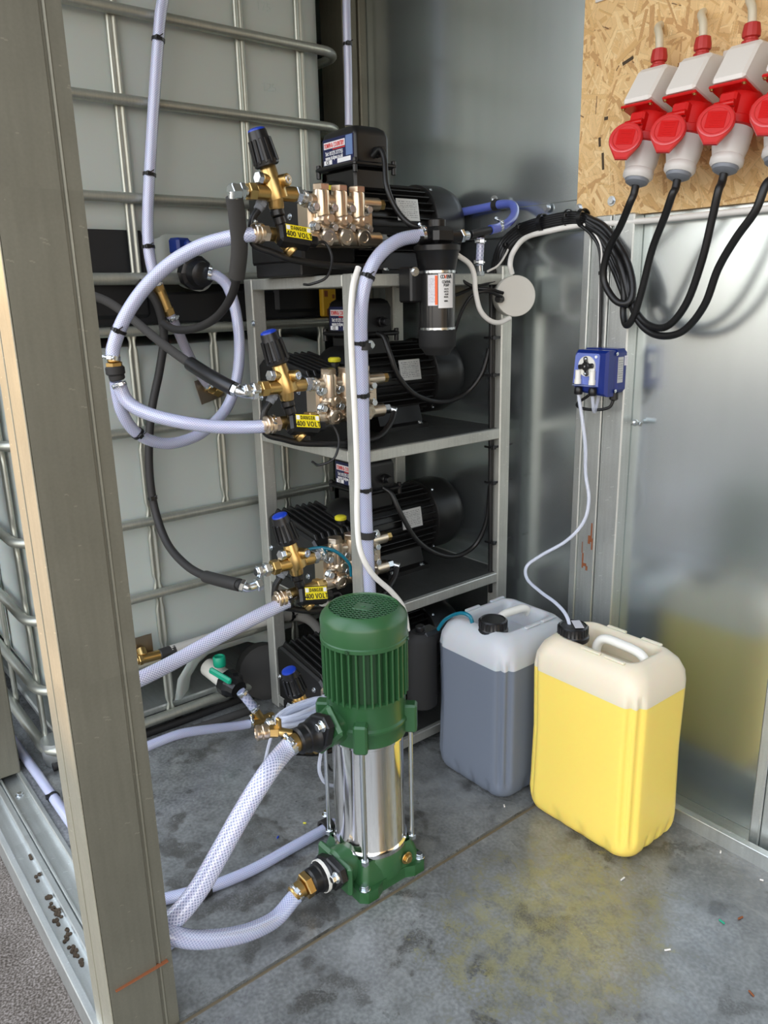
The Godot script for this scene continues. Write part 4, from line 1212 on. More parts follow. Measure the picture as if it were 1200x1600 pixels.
# ---------------------------------------------------------------- liquid containers; the long side runs along z, the cap sits at -z
func jerrycan(c: Vector3, turn: float, w: float, l: float, level: float, high: float, fill: Material, top: Material, label: String, dusty: bool) -> void:
	var t := thing("jerrycan", label, "container", c, "plastic liquid containers on the floor")
	var xf := Transform3D(Basis(Vector3.UP, turn), c)
	var ring := func(y: float, inset: float, r: float) -> Array:
		var hw := w * 0.5 - inset
		var hl := l * 0.5 - inset
		var out := []
		for q in [[hw - r, hl - r, 0.0], [-(hw - r), hl - r, 0.5], [-(hw - r), -(hl - r), 1.0], [hw - r, -(hl - r), 1.5]]:
			for k in 13:
				var a: float = PI * (q[2] + 0.5 * k / 12.0)
				var rr := r
				# two flutes down each corner
				var body := smoothstep(0.03, 0.06, y) * (1.0 - smoothstep(high - 0.075, high - 0.045, y))
				if k == 4 or k == 8: rr -= 0.0085 * body
				if k == 3 or k == 5 or k == 7 or k == 9: rr -= 0.0035 * body
				if k == 6: rr += 0.0005 * body
				out.append(xf * Vector3(q[0] + rr * cos(a), y, q[1] + rr * sin(a)))
			# the straight side that follows, scalloped near the foot
			var a1: float = PI * (q[2] + 0.5)
			var from := Vector2(q[0] + r * cos(a1), q[1] + r * sin(a1))
			var ahead := Vector2(-sin(a1), cos(a1))
			var span: float = 2.0 * ((hw - r) if absf(ahead.x) > 0.5 else (hl - r))
			for k in range(1, 20):
				var f := k / 20.0
				var cut := 0.0055 * pow(maxf(0.0, sin(f * TAU * 3.0)), 2.0) * smoothstep(0.0, 0.012, y) * (1.0 - smoothstep(0.030, 0.058, y))
				var g := from + ahead * span * f - Vector2(cos(a1), sin(a1)) * cut
				out.append(xf * Vector3(g.x, y, g.y))
		return out
	var foot := [[0.0, 0.030, 0.030], [0.004, 0.018, 0.036], [0.014, 0.008, 0.040], [0.024, 0.004, 0.042], [0.034, 0.002, 0.042], [0.044, 0.001, 0.042], [0.06, 0.0, 0.042], [0.10, 0.001, 0.042], [level * 0.6, 0.003, 0.042], [level, 0.001, 0.042]]
	var rows := []
	for q in foot: rows.append(ring.call(q[0], q[1], q[2]))
	var s := Sh.new()
	s.sheet(rows)
	var bottom := xf * Vector3(0, 0.0005, 0)
	for k in rows[0].size(): s.flat(bottom, rows[0][k], rows[0][(k + 1) % rows[0].size()], Vector3.DOWN)
	part(s, "filled_body", fill, t)
	# shoulders and the hollow round the handle
	var dip := high - 0.050
	var up := [[level, 0.001, 0.042], [high - 0.070, 0.001, 0.042], [high - 0.045, 0.004, 0.042], [high - 0.022, 0.014, 0.040], [high - 0.006, 0.030, 0.034], [high, 0.042, 0.028], [high - 0.001, 0.049, 0.024], [high - 0.012, 0.056, 0.02], [dip, 0.064, 0.018]]
	rows = []
	for q in up: rows.append(ring.call(q[0], q[1], q[2]))
	s = Sh.new()
	s.sheet(rows)
	var last: Array = rows[-1]
	for k in last.size(): s.flat(xf * Vector3(0, dip - 0.002, 0), last[k], last[(k + 1) % last.size()], Vector3.UP)
	for q in [[0.5, 0.06], [-0.5, 0.06], [0.5, -0.03], [-0.5, 0.0]]:
		s.box(xf * I(Vector3(q[0] * (w - 0.075), high - 0.0005, q[1])), Vector3(0.010, 0.006, 0.050), 0.002)
	s.lathe(xf * I(Vector3(-w * 0.10, dip - 0.01, -l * 0.5 + 0.062)), [Vector2(0.036, 0), Vector2(0.034, 0.030), Vector2(0.031, 0.050)], 24)
	part(s, "shoulder", top, t)
	# handle bridging the hollow
	s = Sh.new()
	var hp := PackedVector3Array()
	for q in [[-0.034, dip - 0.004], [-0.030, high - 0.018], [-0.012, high + 0.002], [0.030, high + 0.003], [0.068, high - 0.001], [0.086, high - 0.018], [0.094, dip - 0.002]]: hp.append(xf * Vector3(0.0, q[1], q[0] * l / 0.275))
	s.tube(smooth(hp), 0.0105, 12)
	part(s, "handle", M.handle_white, t)
	var cp := xf * I(Vector3(-w * 0.10, high - 0.016, -l * 0.5 + 0.062))
	s = Sh.new()
	s.lathe(cp, [Vector2(0.036, 0), Vector2(0.037, 0.002), Vector2(0.037, 0.010), Vector2(0.0355, 0.011), Vector2(0.0340, 0.013), Vector2(0.033, 0.032), Vector2(0.030, 0.035), Vector2(0.028, 0.033)], 28)
	for i in 24:
		var bs := Basis(Vector3.UP, TAU * i / 24)
		s.box(cp * Transform3D(bs, bs * Vector3(0.0338, 0.023, 0)), Vector3(0.002, 0.017, 0.004), 0.0005)
	var cap := part(s, "cap", M.black_plastic, t, "black screw cap")
	if dusty:
		s = Sh.new()
		s.box(cp * Transform3D(Basis(Vector3.UP, 0.9), Vector3(0.008, 0.0355, 0.006)), Vector3(0.042, 0.0012, 0.020), 0.0004)
		part(s, "cap_sticker", M.small_print, cap)
		s = Sh.new()
		var rng := RandomNumberGenerator.new()
		rng.seed = 8
		for i in 30:
			var p := xf * Vector3(rng.randf_range(-0.016, 0.016) - 0.012, dip - 0.0008, rng.randf_range(-0.02, 0.085))
			s.box(I(p), Vector3.ONE * rng.randf_range(0.0012, 0.003), 0.0004)
		part(s, "dirt_speck", M.soil, t)

# ---------------------------------------------------------------- strand board with its sockets
func board_and_sockets() -> void:
	var zb := -1.262
	var yb := 1.357
	var s := Sh.new()
	var x := 1.610
	var n := Vector3.LEFT
	for k in [[zb, -0.2, yb, 2.05]]:
		s.tri(Vector3(x, k[3], k[0]), Vector3(x, k[3], k[1]), Vector3(x, k[2], k[1]), n, n, n, Vector2(0, 0), Vector2(1.5, 0), Vector2(1.5, 1.0))
		s.tri(Vector3(x, k[3], k[0]), Vector3(x, k[2], k[1]), Vector3(x, k[2], k[0]), n, n, n, Vector2(0, 0), Vector2(1.5, 1.0), Vector2(0, 1.0))
	var o := part(s, "strand_board", M.board)
	tag(o, "pale strand board panel screwed to the upper metal wall behind the red sockets", "board")
	part(bx(x + 0.0004, 1.629, yb, 2.05, zb, -0.2, 0.0), "board_core", M.board_edge, o)
	bolt_on(o, hx(956, 314, x), Vector3.LEFT, 0.0075, M.zinc, "screw", 0.006)
	part(bx(x - 0.004, x, 1.805, 2.0, zb + 0.03, zb + 0.075, 0.001), "painted_patch", M.white, o)
	for q in [[981, 95, 14, 5, 0.3], [937, 222, 3, 14, 0.1], [942, 252, 3, 26, 0.1], [947, 185, 5, 5, 0.0]]:
		var m := Sh.new()
		m.box(Transform3D(Basis(Vector3.LEFT, q[4]), hx(q[0], q[1], x - 0.0005)), Vector3(0.001, q[3] * 0.0014, q[2] * 0.0020), 0.0003)
		part(m, "chipped_strand", M.soil, o)
	# sockets: wall box, collar and lid; the plug is a thing of its own
	var zs := [-1.035, -0.940, -0.843, -0.743]
	var which := ["red socket on the strand board nearest the board's bare edge", "red socket second from the board's bare edge, lid open", "red socket third from the board's bare edge, lid open", "red socket half cut off by the picture edge, lid open"]
	var plugs := ["white plug in the socket nearest the board's bare edge", "white plug in the second socket from the board's bare edge", "white plug in the third socket from the board's bare edge", "white plug half cut off by the picture edge"]
	var tails := ["cream cable bending into the board above the first socket", "cream cable bending into the board above the second socket", "cream cable bending into the board above the third socket", "cream cable above the socket cut off by the picture edge"]
	for i in 4:
		var z: float = zs[i]
		var t := thing("power_socket", which[i], "socket", Vector3(x, 1.56, z), "red power sockets on the strand board")
		# wedge-shaped wall box; the profile runs in x (out of the wall) and y
		var w := Sh.new()
		w.prism(Transform3D(Basis(), Vector3(0, 0, z)), PackedVector2Array([Vector2(x, 1.630), Vector2(x - 0.062, 1.630), Vector2(x - 0.074, 1.622), Vector2(x - 0.116, 1.568), Vector2(x - 0.116, 1.560), Vector2(x, 1.524)]), 0.064, 0.005)
		part(w, "wall_box", M.white, t)
		w = bx(x - 0.004, x, 1.603, 1.642, z + 0.020, z + 0.056, 0.001)
		w.box(I(Vector3(x - 0.0015, 1.6, z)), Vector3(0.003, 0.05, 0.09), 0.001)
		part(w, "mounting_ear", M.white, t)
		bolt_on(t, Vector3(x - 0.004, 1.626, z + 0.046), Vector3.LEFT, 0.0055, M.zinc, "screw", 0.003)
		w = Sh.new()
		var gp := Vector3(x - 0.045, 1.630, z)
		w.lathe(I(gp), [Vector2(0.0165, 0), Vector2(0.0165, 0.005), Vector2(0.0125, 0.007), Vector2(0.0125, 0.010), Vector2(0.0160, 0.012), Vector2(0.0165, 0.020), Vector2(0.0140, 0.034), Vector2(0.009, 0.036)], 12, true)
		part(w, "cable_gland", M.red_gland, t)
		# tilted axis, down and out
		var d := Vector3(-0.29, -0.957, 0).normalized()
		var c := Vector3(x - 0.058, 1.540, z)
		var side := Vector3(0, 0, 1)
		var out := side.cross(d) if side.cross(d).x < 0 else d.cross(side)
		w = Sh.new()
		w.box(Transform3D(Basis(out, d, side), c + d * 0.002), Vector3(0.122, 0.006, 0.072), 0.002)
		w.lathe(Sh.along(c, d), [Vector2(0.037, 0), Vector2(0.038, 0.046), Vector2(0.0400, 0.048), Vector2(0.0400, 0.062), Vector2(0.035, 0.064)], 28)
		w.box(Transform3D(Basis(out, d, side), c + d * 0.030 + out * 0.038), Vector3(0.022, 0.040, 0.034), 0.004)
		w.cyl(c + d * 0.036 + out * 0.052 - side * 0.020, c + d * 0.036 + out * 0.052 + side * 0.020, 0.006, 10)
		part(w, "red_collar", M.red, t)
		for e in [-1.0, 1.0]:
			bolt_on(t, c + d * 0.005 + out * 0.055 + side * 0.031 * e, d, 0.003, M.brass, "screw", 0.003)
		# open lid hanging in front
		var lc := c + d * 0.074 + out * 0.066
		var ln := (out * 0.92 - d * 0.10 + side * 0.34).normalized()
		var lu := (-d - ln * (-d).dot(ln)).normalized()
		var lr := lu.cross(ln)
		var poly := PackedVector2Array()
		for k in 22:
			var a := -0.62 + (PI + 1.24) * k / 21.0
			poly.append(Vector2(cos(a), sin(a)) * 0.0335)
		poly.append(Vector2(-0.012, -0.043)); poly.append(Vector2(0.012, -0.043))
		w = Sh.new()
		w.prism(Transform3D(Basis(lr, lu, ln), lc), poly, 0.010, 0.0025)
		w.lathe(Sh.along(lc + ln * 0.004, ln), [Vector2(0.0315, 0.0), Vector2(0.0315, 0.0022), Vector2(0.0300, 0.0030), Vector2(0.0255, 0.0026), Vector2(0.0240, 0.0010)], 32, false, false)
		var lid := part(w, "hinged_lid", M.red_lid, t)
		w = Sh.new()
		w.box(Transform3D(Basis(lr, lu, ln), lc + ln * 0.0052 + lu * 0.002), Vector3(0.034, 0.032, 0.0012), 0.0004)
		for k in 6: w.box(Transform3D(Basis(lr, lu, ln), lc + ln * 0.0060 + lu * (0.014 - 0.0048 * k)), Vector3(0.026 - 0.004 * (k % 3), 0.0016, 0.0008), 0.0002)
		part(w, "raised_print", M.red, lid)
		# plug
		var p := thing("power_plug", plugs[i], "plug", c + d * 0.06, "white plugs in the red sockets")
		w = Sh.new()
		w.lathe(Sh.along(c + d * 0.052, d), [Vector2(0.0345, 0), Vector2(0.0350, 0.010), Vector2(0.0330, 0.042), Vector2(0.0295, 0.057), Vector2(0.0285, 0.060), Vector2(0.0305, 0.063), Vector2(0.0305, 0.073), Vector2(0.0255, 0.079)], 28)
		part(w, "plug_shell", M.white_plug, p)
		w = Sh.new()
		w.lathe(Sh.along(c + d * 0.131, d), [Vector2(0.0240, 0), Vector2(0.0225, 0.006), Vector2(0.0120, 0.012)], 24)
		part(w, "grey_collar", M.grey_ring, p)
		var hole := Vector3(x, 1.725, z - 0.033)
		hose("socket_cable", tails[i], "cable", PackedVector3Array([gp + Vector3(0, 0.030, 0), gp + Vector3(0.002, 0.060, -0.004), Vector3(x - 0.022, 1.712, z - 0.022), hole + Vector3(0.006, 0.0, 0)]), 0.0078, M.cream_cable, "cream cables into the board")
	# black leads of the plugs, looping under the board into the bundle
	var ends := []
	for z in zs: ends.append(Vector3(x - 0.058, 1.540, z) + Vector3(-0.29, -0.957, 0).normalized() * 0.139)
	var leads := [
		[[984, 318, 1.502], [970, 352, 1.52], [950, 392, 1.54], [943, 435, 1.55], [960, 468, 1.55], [980, 474, 1.555], [989, 455, 1.565], [984, 420, 1.575], [968, 385, 1.58], [945, 355, 1.585], [920, 341, 1.585]],
		[[1050, 305, 1.50], [1038, 340, 1.51], [1019, 390, 1.53], [1004, 450, 1.545], [990, 495, 1.555], [979, 508, 1.56], [974, 490, 1.57], [975, 450, 1.575], [966, 405, 1.58], [945, 365, 1.585], [918, 345, 1.585]],
		[[1122, 300, 1.495], [1112, 345, 1.50], [1096, 410, 1.51], [1072, 475, 1.525], [1042, 510, 1.54], [1012, 507, 1.555], [992, 483, 1.565], [982, 445, 1.575], [967, 402, 1.58], [943, 366, 1.585], [918, 349, 1.585]],
		[[1196, 290, 1.485], [1180, 330, 1.48], [1150, 372, 1.49], [1122, 420, 1.505], [1100, 478, 1.52], [1066, 518, 1.535], [1028, 524, 1.55], [1000, 505, 1.56], [985, 470, 1.57], [970, 415, 1.575], [945, 372, 1.58], [918, 352, 1.585]]]
	var lab := ["black lead of the plug nearest the board's bare edge, small loop", "black lead of the second plug, in a long narrow loop", "black lead of the third plug, in a wide loop", "black lead of the plug at the picture edge, widest loop"]
	for i in 4:
		var p := PackedVector3Array([ends[i], ends[i] + Vector3(-0.006, -0.02, 0)])
		p.append_array(pxs(leads[i]))
		hose("plug_lead", lab[i], "cable", p, 0.0078, M.cable, "black leads of the white plugs")

# ---------------------------------------------------------------- wiring on the wall
func wiring() -> void:
	var z := -1.458
	# five cables side by side from the lower shelves up the post, over the top and down to the sockets
	var runs := [0.0, 1.0, 2.0, 3.0, 4.0]
	var says := ["outermost", "second", "middle", "fourth", "innermost"]
	for i in 5:
		var k: float = runs[i]
		var p := PackedVector3Array()
		for q in [[766.0 + k * 3.4, 925 - 3.0 * k], [766.5 + k * 3.2, 750], [767.0 + k * 3.2, 600], [768.0 + k * 3.2, 480], [769.0 + k * 3.6, 430]]: p.append(hz(q[0], q[1], z - 0.004 * k))
		for q in [[780 + k * 3.5, 385 + k * 1.5, 1.58], [808 + k * 2, 356 + k * 3.4, 1.59], [848, 342 + k * 3.4, 1.592], [900, 334 + k * 3.6, 1.594], [935 - k * 1.5, 350 + k * 4, 1.590], [962 - k * 3, 390 + k * 3, 1.586], [984 - k * 4, 445, 1.582], [992 - k * 3, 480, 1.578]]: p.append(hx(q[0], q[1], q[2]))
		var ties := [0.20, 0.36, 0.47] if i == 0 else []
		hose("power_cable", "%s of the black power cables strapped along the rack post and over the wall" % says[i], "cable", p, 0.0062, M.cable, "black power cables in a bundle", [])
	# saddle clamps and ties round the whole bundle
	var n := 0
	var where := ["at the wide clamp near the board", "near the middle of the wall seam", "just before the bend down to the rack", "above the round junction box"]
	for q in [[908, 341, 905, 326], [845, 348, 855, 325]]:
		var c := hx(q[0], q[1], 1.592)
		var t := thing("cable_clamp", "black saddle clamp screwed over the cable bundle, " + where[n], "clamp", c, "clamps on the cable bundle")
		var a := hx(q[0] - 6, q[1] + 1, 1.592)
		part(ring_shape(c, c - a, 0.0185, 0.012, 0.0025), "saddle", M.black_plastic, t)
		bolt_on(t, hx(q[2], q[3], 1.612), Vector3.LEFT, 0.0075, M.zinc, "screw", 0.008)
		n += 1
	for q in [[888, 340, 8, -1], [816, 358, 10, 8], [796, 385, 8, 14]]:
		var c := hx(q[0], q[1], 1.590)
		var d := hx(q[0] - q[2], q[1] + q[3], 1.590) - c
		var s := ring_shape(c, d, 0.0175, 0.005, 0.0014)
		s.box(I(c + Vector3(-0.020, 0.004, 0.004)), Vector3(0.009, 0.009, 0.009), 0.001)
		var o := part(s, "cable_tie", M.black_plastic)
		tag(o, "black cable tie pulled round the cable bundle, " + ["beside the clamp near the board", "at its bend above the rack", "where it starts down the rack post"][n - 2], "cable tie", "ties on the cable bundle")
		n += 1
	var tl := ["just below the round junction box", "at the height of the dosing pump", "level with the middle shelf", "halfway down the lower bay", "level with the lowest motor"]
	n = 0
	for y in [527, 585, 697, 752, 845]:
		var c := hz(771, y, z + 0.004)
		var s := bx(c.x - 0.021, c.x + (0.060 if y == 527 or y > 690 else 0.022), c.y - 0.003, c.y + 0.003, c.z + 0.012, c.z + 0.0145, 0.0008)
		bx(c.x - 0.022, c.x - 0.019, c.y - 0.003, c.y + 0.003, c.z - 0.014, c.z + 0.014, 0.0008, s)
		s.box(I(c + Vector3(-0.015, 0, 0.016)), Vector3(0.012, 0.010, 0.008), 0.001)
		var o := part(s, "cable_tie", M.black_plastic)
		tag(o, "black cable tie round post and cables, " + tl[n], "cable tie", "ties on the rack post")
		n += 1
	# round junction box tied to the post
	var jc := hz(803, 463, -1.40)
	var jd := Vector3(-0.55, 0.05, 0.83).normalized()
	var j := thing("junction_box", "round grey junction box tied to the top of the rack post", "junction box", jc)
	var s := Sh.new()
	s.lathe(Sh.along(jc - jd * 0.030, jd), [Vector2(0.048, 0), Vector2(0.0495, 0.003), Vector2(0.0495, 0.034), Vector2(0.0505, 0.035), Vector2(0.0505, 0.048), Vector2(0.0490, 0.050)], 36)
	part(s, "box_shell", M.grey_box, j)
	s = Sh.new()
	s.cyl(jc + Vector3(-0.045, -0.006, 0.0), jc + Vector3(-0.064, -0.005, 0.004), 0.009, 12)
	part(s, "cable_gland", M.black_plastic, j)
	# white and grey sheathed cables
	var wp := PackedVector3Array([Vector3(1.60, 1.342, 0.3), Vector3(1.60, 1.342, -0.3), Vector3(1.60, 1.342, -0.6)])
	wp.append_array(pxs([[1200, 326, 1.600], [1120, 334, 1.600], [1030, 343, 1.600], [955, 349, 1.596], [905, 352, 1.594], [862, 360, 1.592], [822, 371, 1.590]]))
	wp.append_array(pz([[803, 392, -1.43], [797, 412, -1.42], [800, 428, -1.42]]))
	hose("white_cable", "white cable under the strand board running along the black bundle to the junction box", "cable", wp, 0.0068, M.white_cable)
	hose("white_cable", "white cable looping from the junction box to the black inline pump", "cable", pz([[796, 497, -1.39], [780, 504, -1.385], [764, 500, -1.385], [750, 484, -1.385], [743, 455, -1.385], [741, 430, -1.385], [733, 412, -1.385], [714, 398, -1.385]]), 0.0062, M.white_cable)
	hose("signal_wire", "thin pale wire leaving the bundle for the small brass sensor", "wire", pz([[762, 424, -1.41], [778, 415, -1.42], [790, 398, -1.44], [800, 376, -1.46]]), 0.0026, M.white_cable)
	var bl := [["black cable from the junction box gland behind the inline pump", [[786, 458, -1.39], [765, 452, -1.40], [745, 450, -1.42], [722, 438, -1.44], [706, 420, -1.45]]], ["black cable sagging from the junction box towards the middle motor", [[784, 464, -1.39], [760, 455, -1.40], [738, 462, -1.42], [722, 485, -1.44], [710, 520, -1.46]]], ["black cable running level from the post bundle to the inline pump", [[772, 440, -1.44], [745, 447, -1.44], [720, 458, -1.45], [704, 464, -1.45]]]]
	for q in bl: hose("sensor_cable", q[0], "cable", pz(q[1]), 0.0042, M.cable, "thin black cables by the junction box")
	# motor leads
	var ml := [["black motor lead hanging from the topmost terminal box", [[583, 244, -1.585], [594, 234, -1.56], [601, 250, -1.54], [604, 290, -1.52], [618, 325, -1.50], [640, 350, -1.47], [668, 358, -1.45]]], ["black motor lead looping from the middle terminal box to the post", [[590, 521, -1.585], [600, 527, -1.56], [610, 555, -1.54], [624, 590, -1.53], [652, 618, -1.52], [692, 628, -1.51], [728, 614, -1.50], [752, 585, -1.48], [765, 545, -1.47]]], ["black motor lead looping from the lowest visible terminal box to the post", [[600, 762, -1.585], [612, 772, -1.56], [626, 802, -1.54], [650, 842, -1.53], [680, 864, -1.52], [712, 869, -1.51], [742, 852, -1.50], [760, 815, -1.48], [766, 760, -1.47]]]]
	for q in ml: hose("motor_lead", q[0], "cable", pz(q[1]), 0.0066, M.cable, "motor leads on the rack")
	# lead and tube down to the dosing pump
	hose("pump_lead", "thin black lead dropping from the bundle to the blue dosing pump", "cable", pxs([[905, 350, 1.585], [925, 368, 1.585], [937, 392, 1.587], [939, 440, 1.587], [938, 500, 1.587], [936, 545, 1.587]]), 0.0038, M.cable, "", [0.55])
	hose("signal_wire", "thin white wire beside the black lead above the blue dosing pump", "wire", pxs([[912, 350, 1.58], [930, 366, 1.58], [940, 392, 1.582], [937, 440, 1.59], [935, 520, 1.585], [934, 545, 1.585]]), 0.0022, M.white_cable)

# ---------------------------------------------------------------- blue peristaltic dosing pump on the column
func dosing_pump() -> void:
	var t := thing("dosing_pump", "blue dosing pump with clear cover on the wall column", "pump", Vector3(1.56, 0.96, -1.13))
	var x0 := 1.512
	var y0 := 0.962
	var y1 := 1.068
	var z0 := -1.180
	var z1 := -1.082
	part(bx(x0 + 0.034, 1.592, y0 + 0.004, y1 - 0.002, z0, z1, 0.008), "back_housing", M.blue, t)
	var f := Sh.new()
	f.prism(Transform3D(Basis(Vector3(0, 0, 1), Vector3(0, 1, 0), Vector3(-1, 0, 0)), Vector3(x0 + 0.020, 0, 0)), PackedVector2Array([Vector2(z0 + 0.002, y0 + 0.006), Vector2(z1 - 0.002, y0 - 0.002), Vector2(z1 - 0.002, y1 - 0.004), Vector2(z0 + 0.010, y1 - 0.004), Vector2(z0 + 0.002, y1 - 0.014)]), 0.034, 0.006)
	part(f, "front_housing", M.blue, t)
	for q in [[y1 - 0.012, z1 + 0.001], [y0 + 0.010, z1 + 0.001]]: bolt_on(t, Vector3(x0 + 0.034, q[0], q[1]), Vector3(0, 0, 1), 0.0028, M.zinc, "screw", 0.002)
	# cover plate, track, roller cross and rollers
	var cz := -1.136
	var cy := 1.028
	var X := x0 + 0.002
	var cv := Sh.new()
	cv.prism(Transform3D(Basis(Vector3(0, 0, 1), Vector3(0, 1, 0), Vector3(-1, 0, 0)), Vector3(X, 0, 0)), PackedVector2Array([Vector2(-1.177, 0.986), Vector2(-1.106, 0.982), Vector2(-1.104, 1.052), Vector2(-1.108, 1.057), Vector2(-1.166, 1.057), Vector2(-1.172, 1.052)]), 0.006, 0.002)
	part(cv, "cover_plate", M.blue_cover, t, "paler blue cover plate")
	var tr := Sh.new()
	tr.lathe(Sh.along(Vector3(X - 0.003, cy, cz), Vector3.LEFT), [Vector2(0.0235, 0), Vector2(0.0235, 0.003), Vector2(0.020, 0.003)], 26)
	part(tr, "roller_track", M.handle_white, t)
	var cs := Sh.new()
	for a in 2: cs.box(Transform3D(Basis(Vector3.LEFT, 0.12 + a * PI * 0.5), Vector3(X - 0.0085, cy, cz)), Vector3(0.006, 0.044, 0.011), 0.003)
	cs.cyl(Vector3(X - 0.004, cy, cz), Vector3(X - 0.013, cy, cz), 0.010, 16)
	part(cs, "roller_cross", M.black_plastic, t, "black four-armed roller")
	for k in [[0.0, 0.017], [0.0, -0.017], [0.0, 0.0]]: bolt_on(t, Vector3(X - 0.0115, cy + k[1], cz + k[0]), Vector3.LEFT, 0.0022, M.zinc, "screw", 0.0025)
	for z in [-1.157, -1.117]:
		var h := Sh.new()
		h.lathe(I(Vector3(X - 0.008, 0.987, z)), [Vector2(0.008, 0), Vector2(0.008, 0.010), Vector2(0.0068, 0.012), Vector2(0.0068, 0.032)], 16)
		part(h, "tube_sleeve", M.handle_white, t)
		h = Sh.new()
		h.lathe(I(Vector3(X - 0.004, 0.962, z)), [Vector2(0.0085, 0), Vector2(0.0098, 0.002), Vector2(0.0098, 0.014), Vector2(0.007, 0.018)], 14)
		part(h, "tube_nut", M.black_plastic, t)
	part(bx(X - 0.016, X - 0.002, 0.983, 0.985, -1.168, -1.107, 0.0008), "clear_lip", M.clear_sheet, t)
	var sw := Sh.new()
	sw.cyl(Vector3(X - 0.003, 1.050, -1.112), Vector3(X - 0.005, 1.050, -1.112), 0.0035, 12)
	part(sw, "status_button", M.ink_white, t)
	var lb := bx(1.552, 1.572, 0.990, 1.048, z1 - 0.0002, z1 + 0.0006, 0.0)
	lb.face(Vector3(1.552, 1.048, z1 + 0.0008), Vector3(1.572, 1.048, z1 + 0.0008), Vector3(1.572, 0.990, z1 + 0.0008), Vector3(1.552, 0.990, z1 + 0.0008), Vector3(0, 0, 1))
	part(lb, "rating_label", M.nameplate, t, "silver rating label")
	var l2 := bx(1.576, 1.588, 1.028, 1.050, z1 - 0.0002, z1 + 0.0006, 0.0)
	l2.face(Vector3(1.576, 1.050, z1 + 0.0008), Vector3(1.588, 1.050, z1 + 0.0008), Vector3(1.588, 1.028, z1 + 0.0008), Vector3(1.576, 1.028, z1 + 0.0008), Vector3(0, 0, 1))
	part(l2, "serial_label", M.small_print, t)
	var g := Sh.new()
	g.lathe(I(Vector3(1.560, y0 - 0.014, -1.094)), [Vector2(0.006, 0), Vector2(0.0105, 0.003), Vector2(0.0105, 0.018)], 12, true)
	part(g, "cable_gland", M.black_plastic, t)
	hose("pump_lead", "black lead looping under the blue dosing pump from its gland", "cable", PackedVector3Array([Vector3(1.560, y0 - 0.012, -1.094), Vector3(1.556, y0 - 0.030, -1.102), Vector3(1.548, y0 - 0.038, -1.130), Vector3(1.545, y0 - 0.038, -1.170), Vector3(1.550, y0 - 0.030, -1.190), Vector3(1.575, y0 - 0.012, -1.178), Vector3(1.585, y0 + 0.004, -1.165)]), 0.0036, M.cable)
	var c0 := Vector3(X - 0.004, 0.964, -1.157)
	var cp := PackedVector3Array([c0])
	cp.append_array(pxs([[914, 690, 1.515], [915, 740, 1.52], [920, 780, 1.52], [912, 815, 1.51], [885, 845, 1.49], [845, 868, 1.46], [823, 885, 1.44], [824, 905, 1.42], [845, 925, 1.40], [868, 942, 1.38], [885, 962, 1.36], [893, 990, 1.345]]))
	hose("dosing_tube", "clear thin tube hanging from the dosing pump into the yellow container's cap", "tube", cp, 0.0042, M.clear_tube)
	hose("dosing_tube", "short clear tube bending back up behind the dosing pump", "tube", PackedVector3Array([Vector3(X - 0.004, 0.964, -1.117), Vector3(X + 0.004, 0.935, -1.119), Vector3(X + 0.022, 0.921, -1.128), Vector3(X + 0.04, 0.940, -1.135), Vector3(X + 0.05, 0.975, -1.135)]), 0.0040, M.clear_tube)

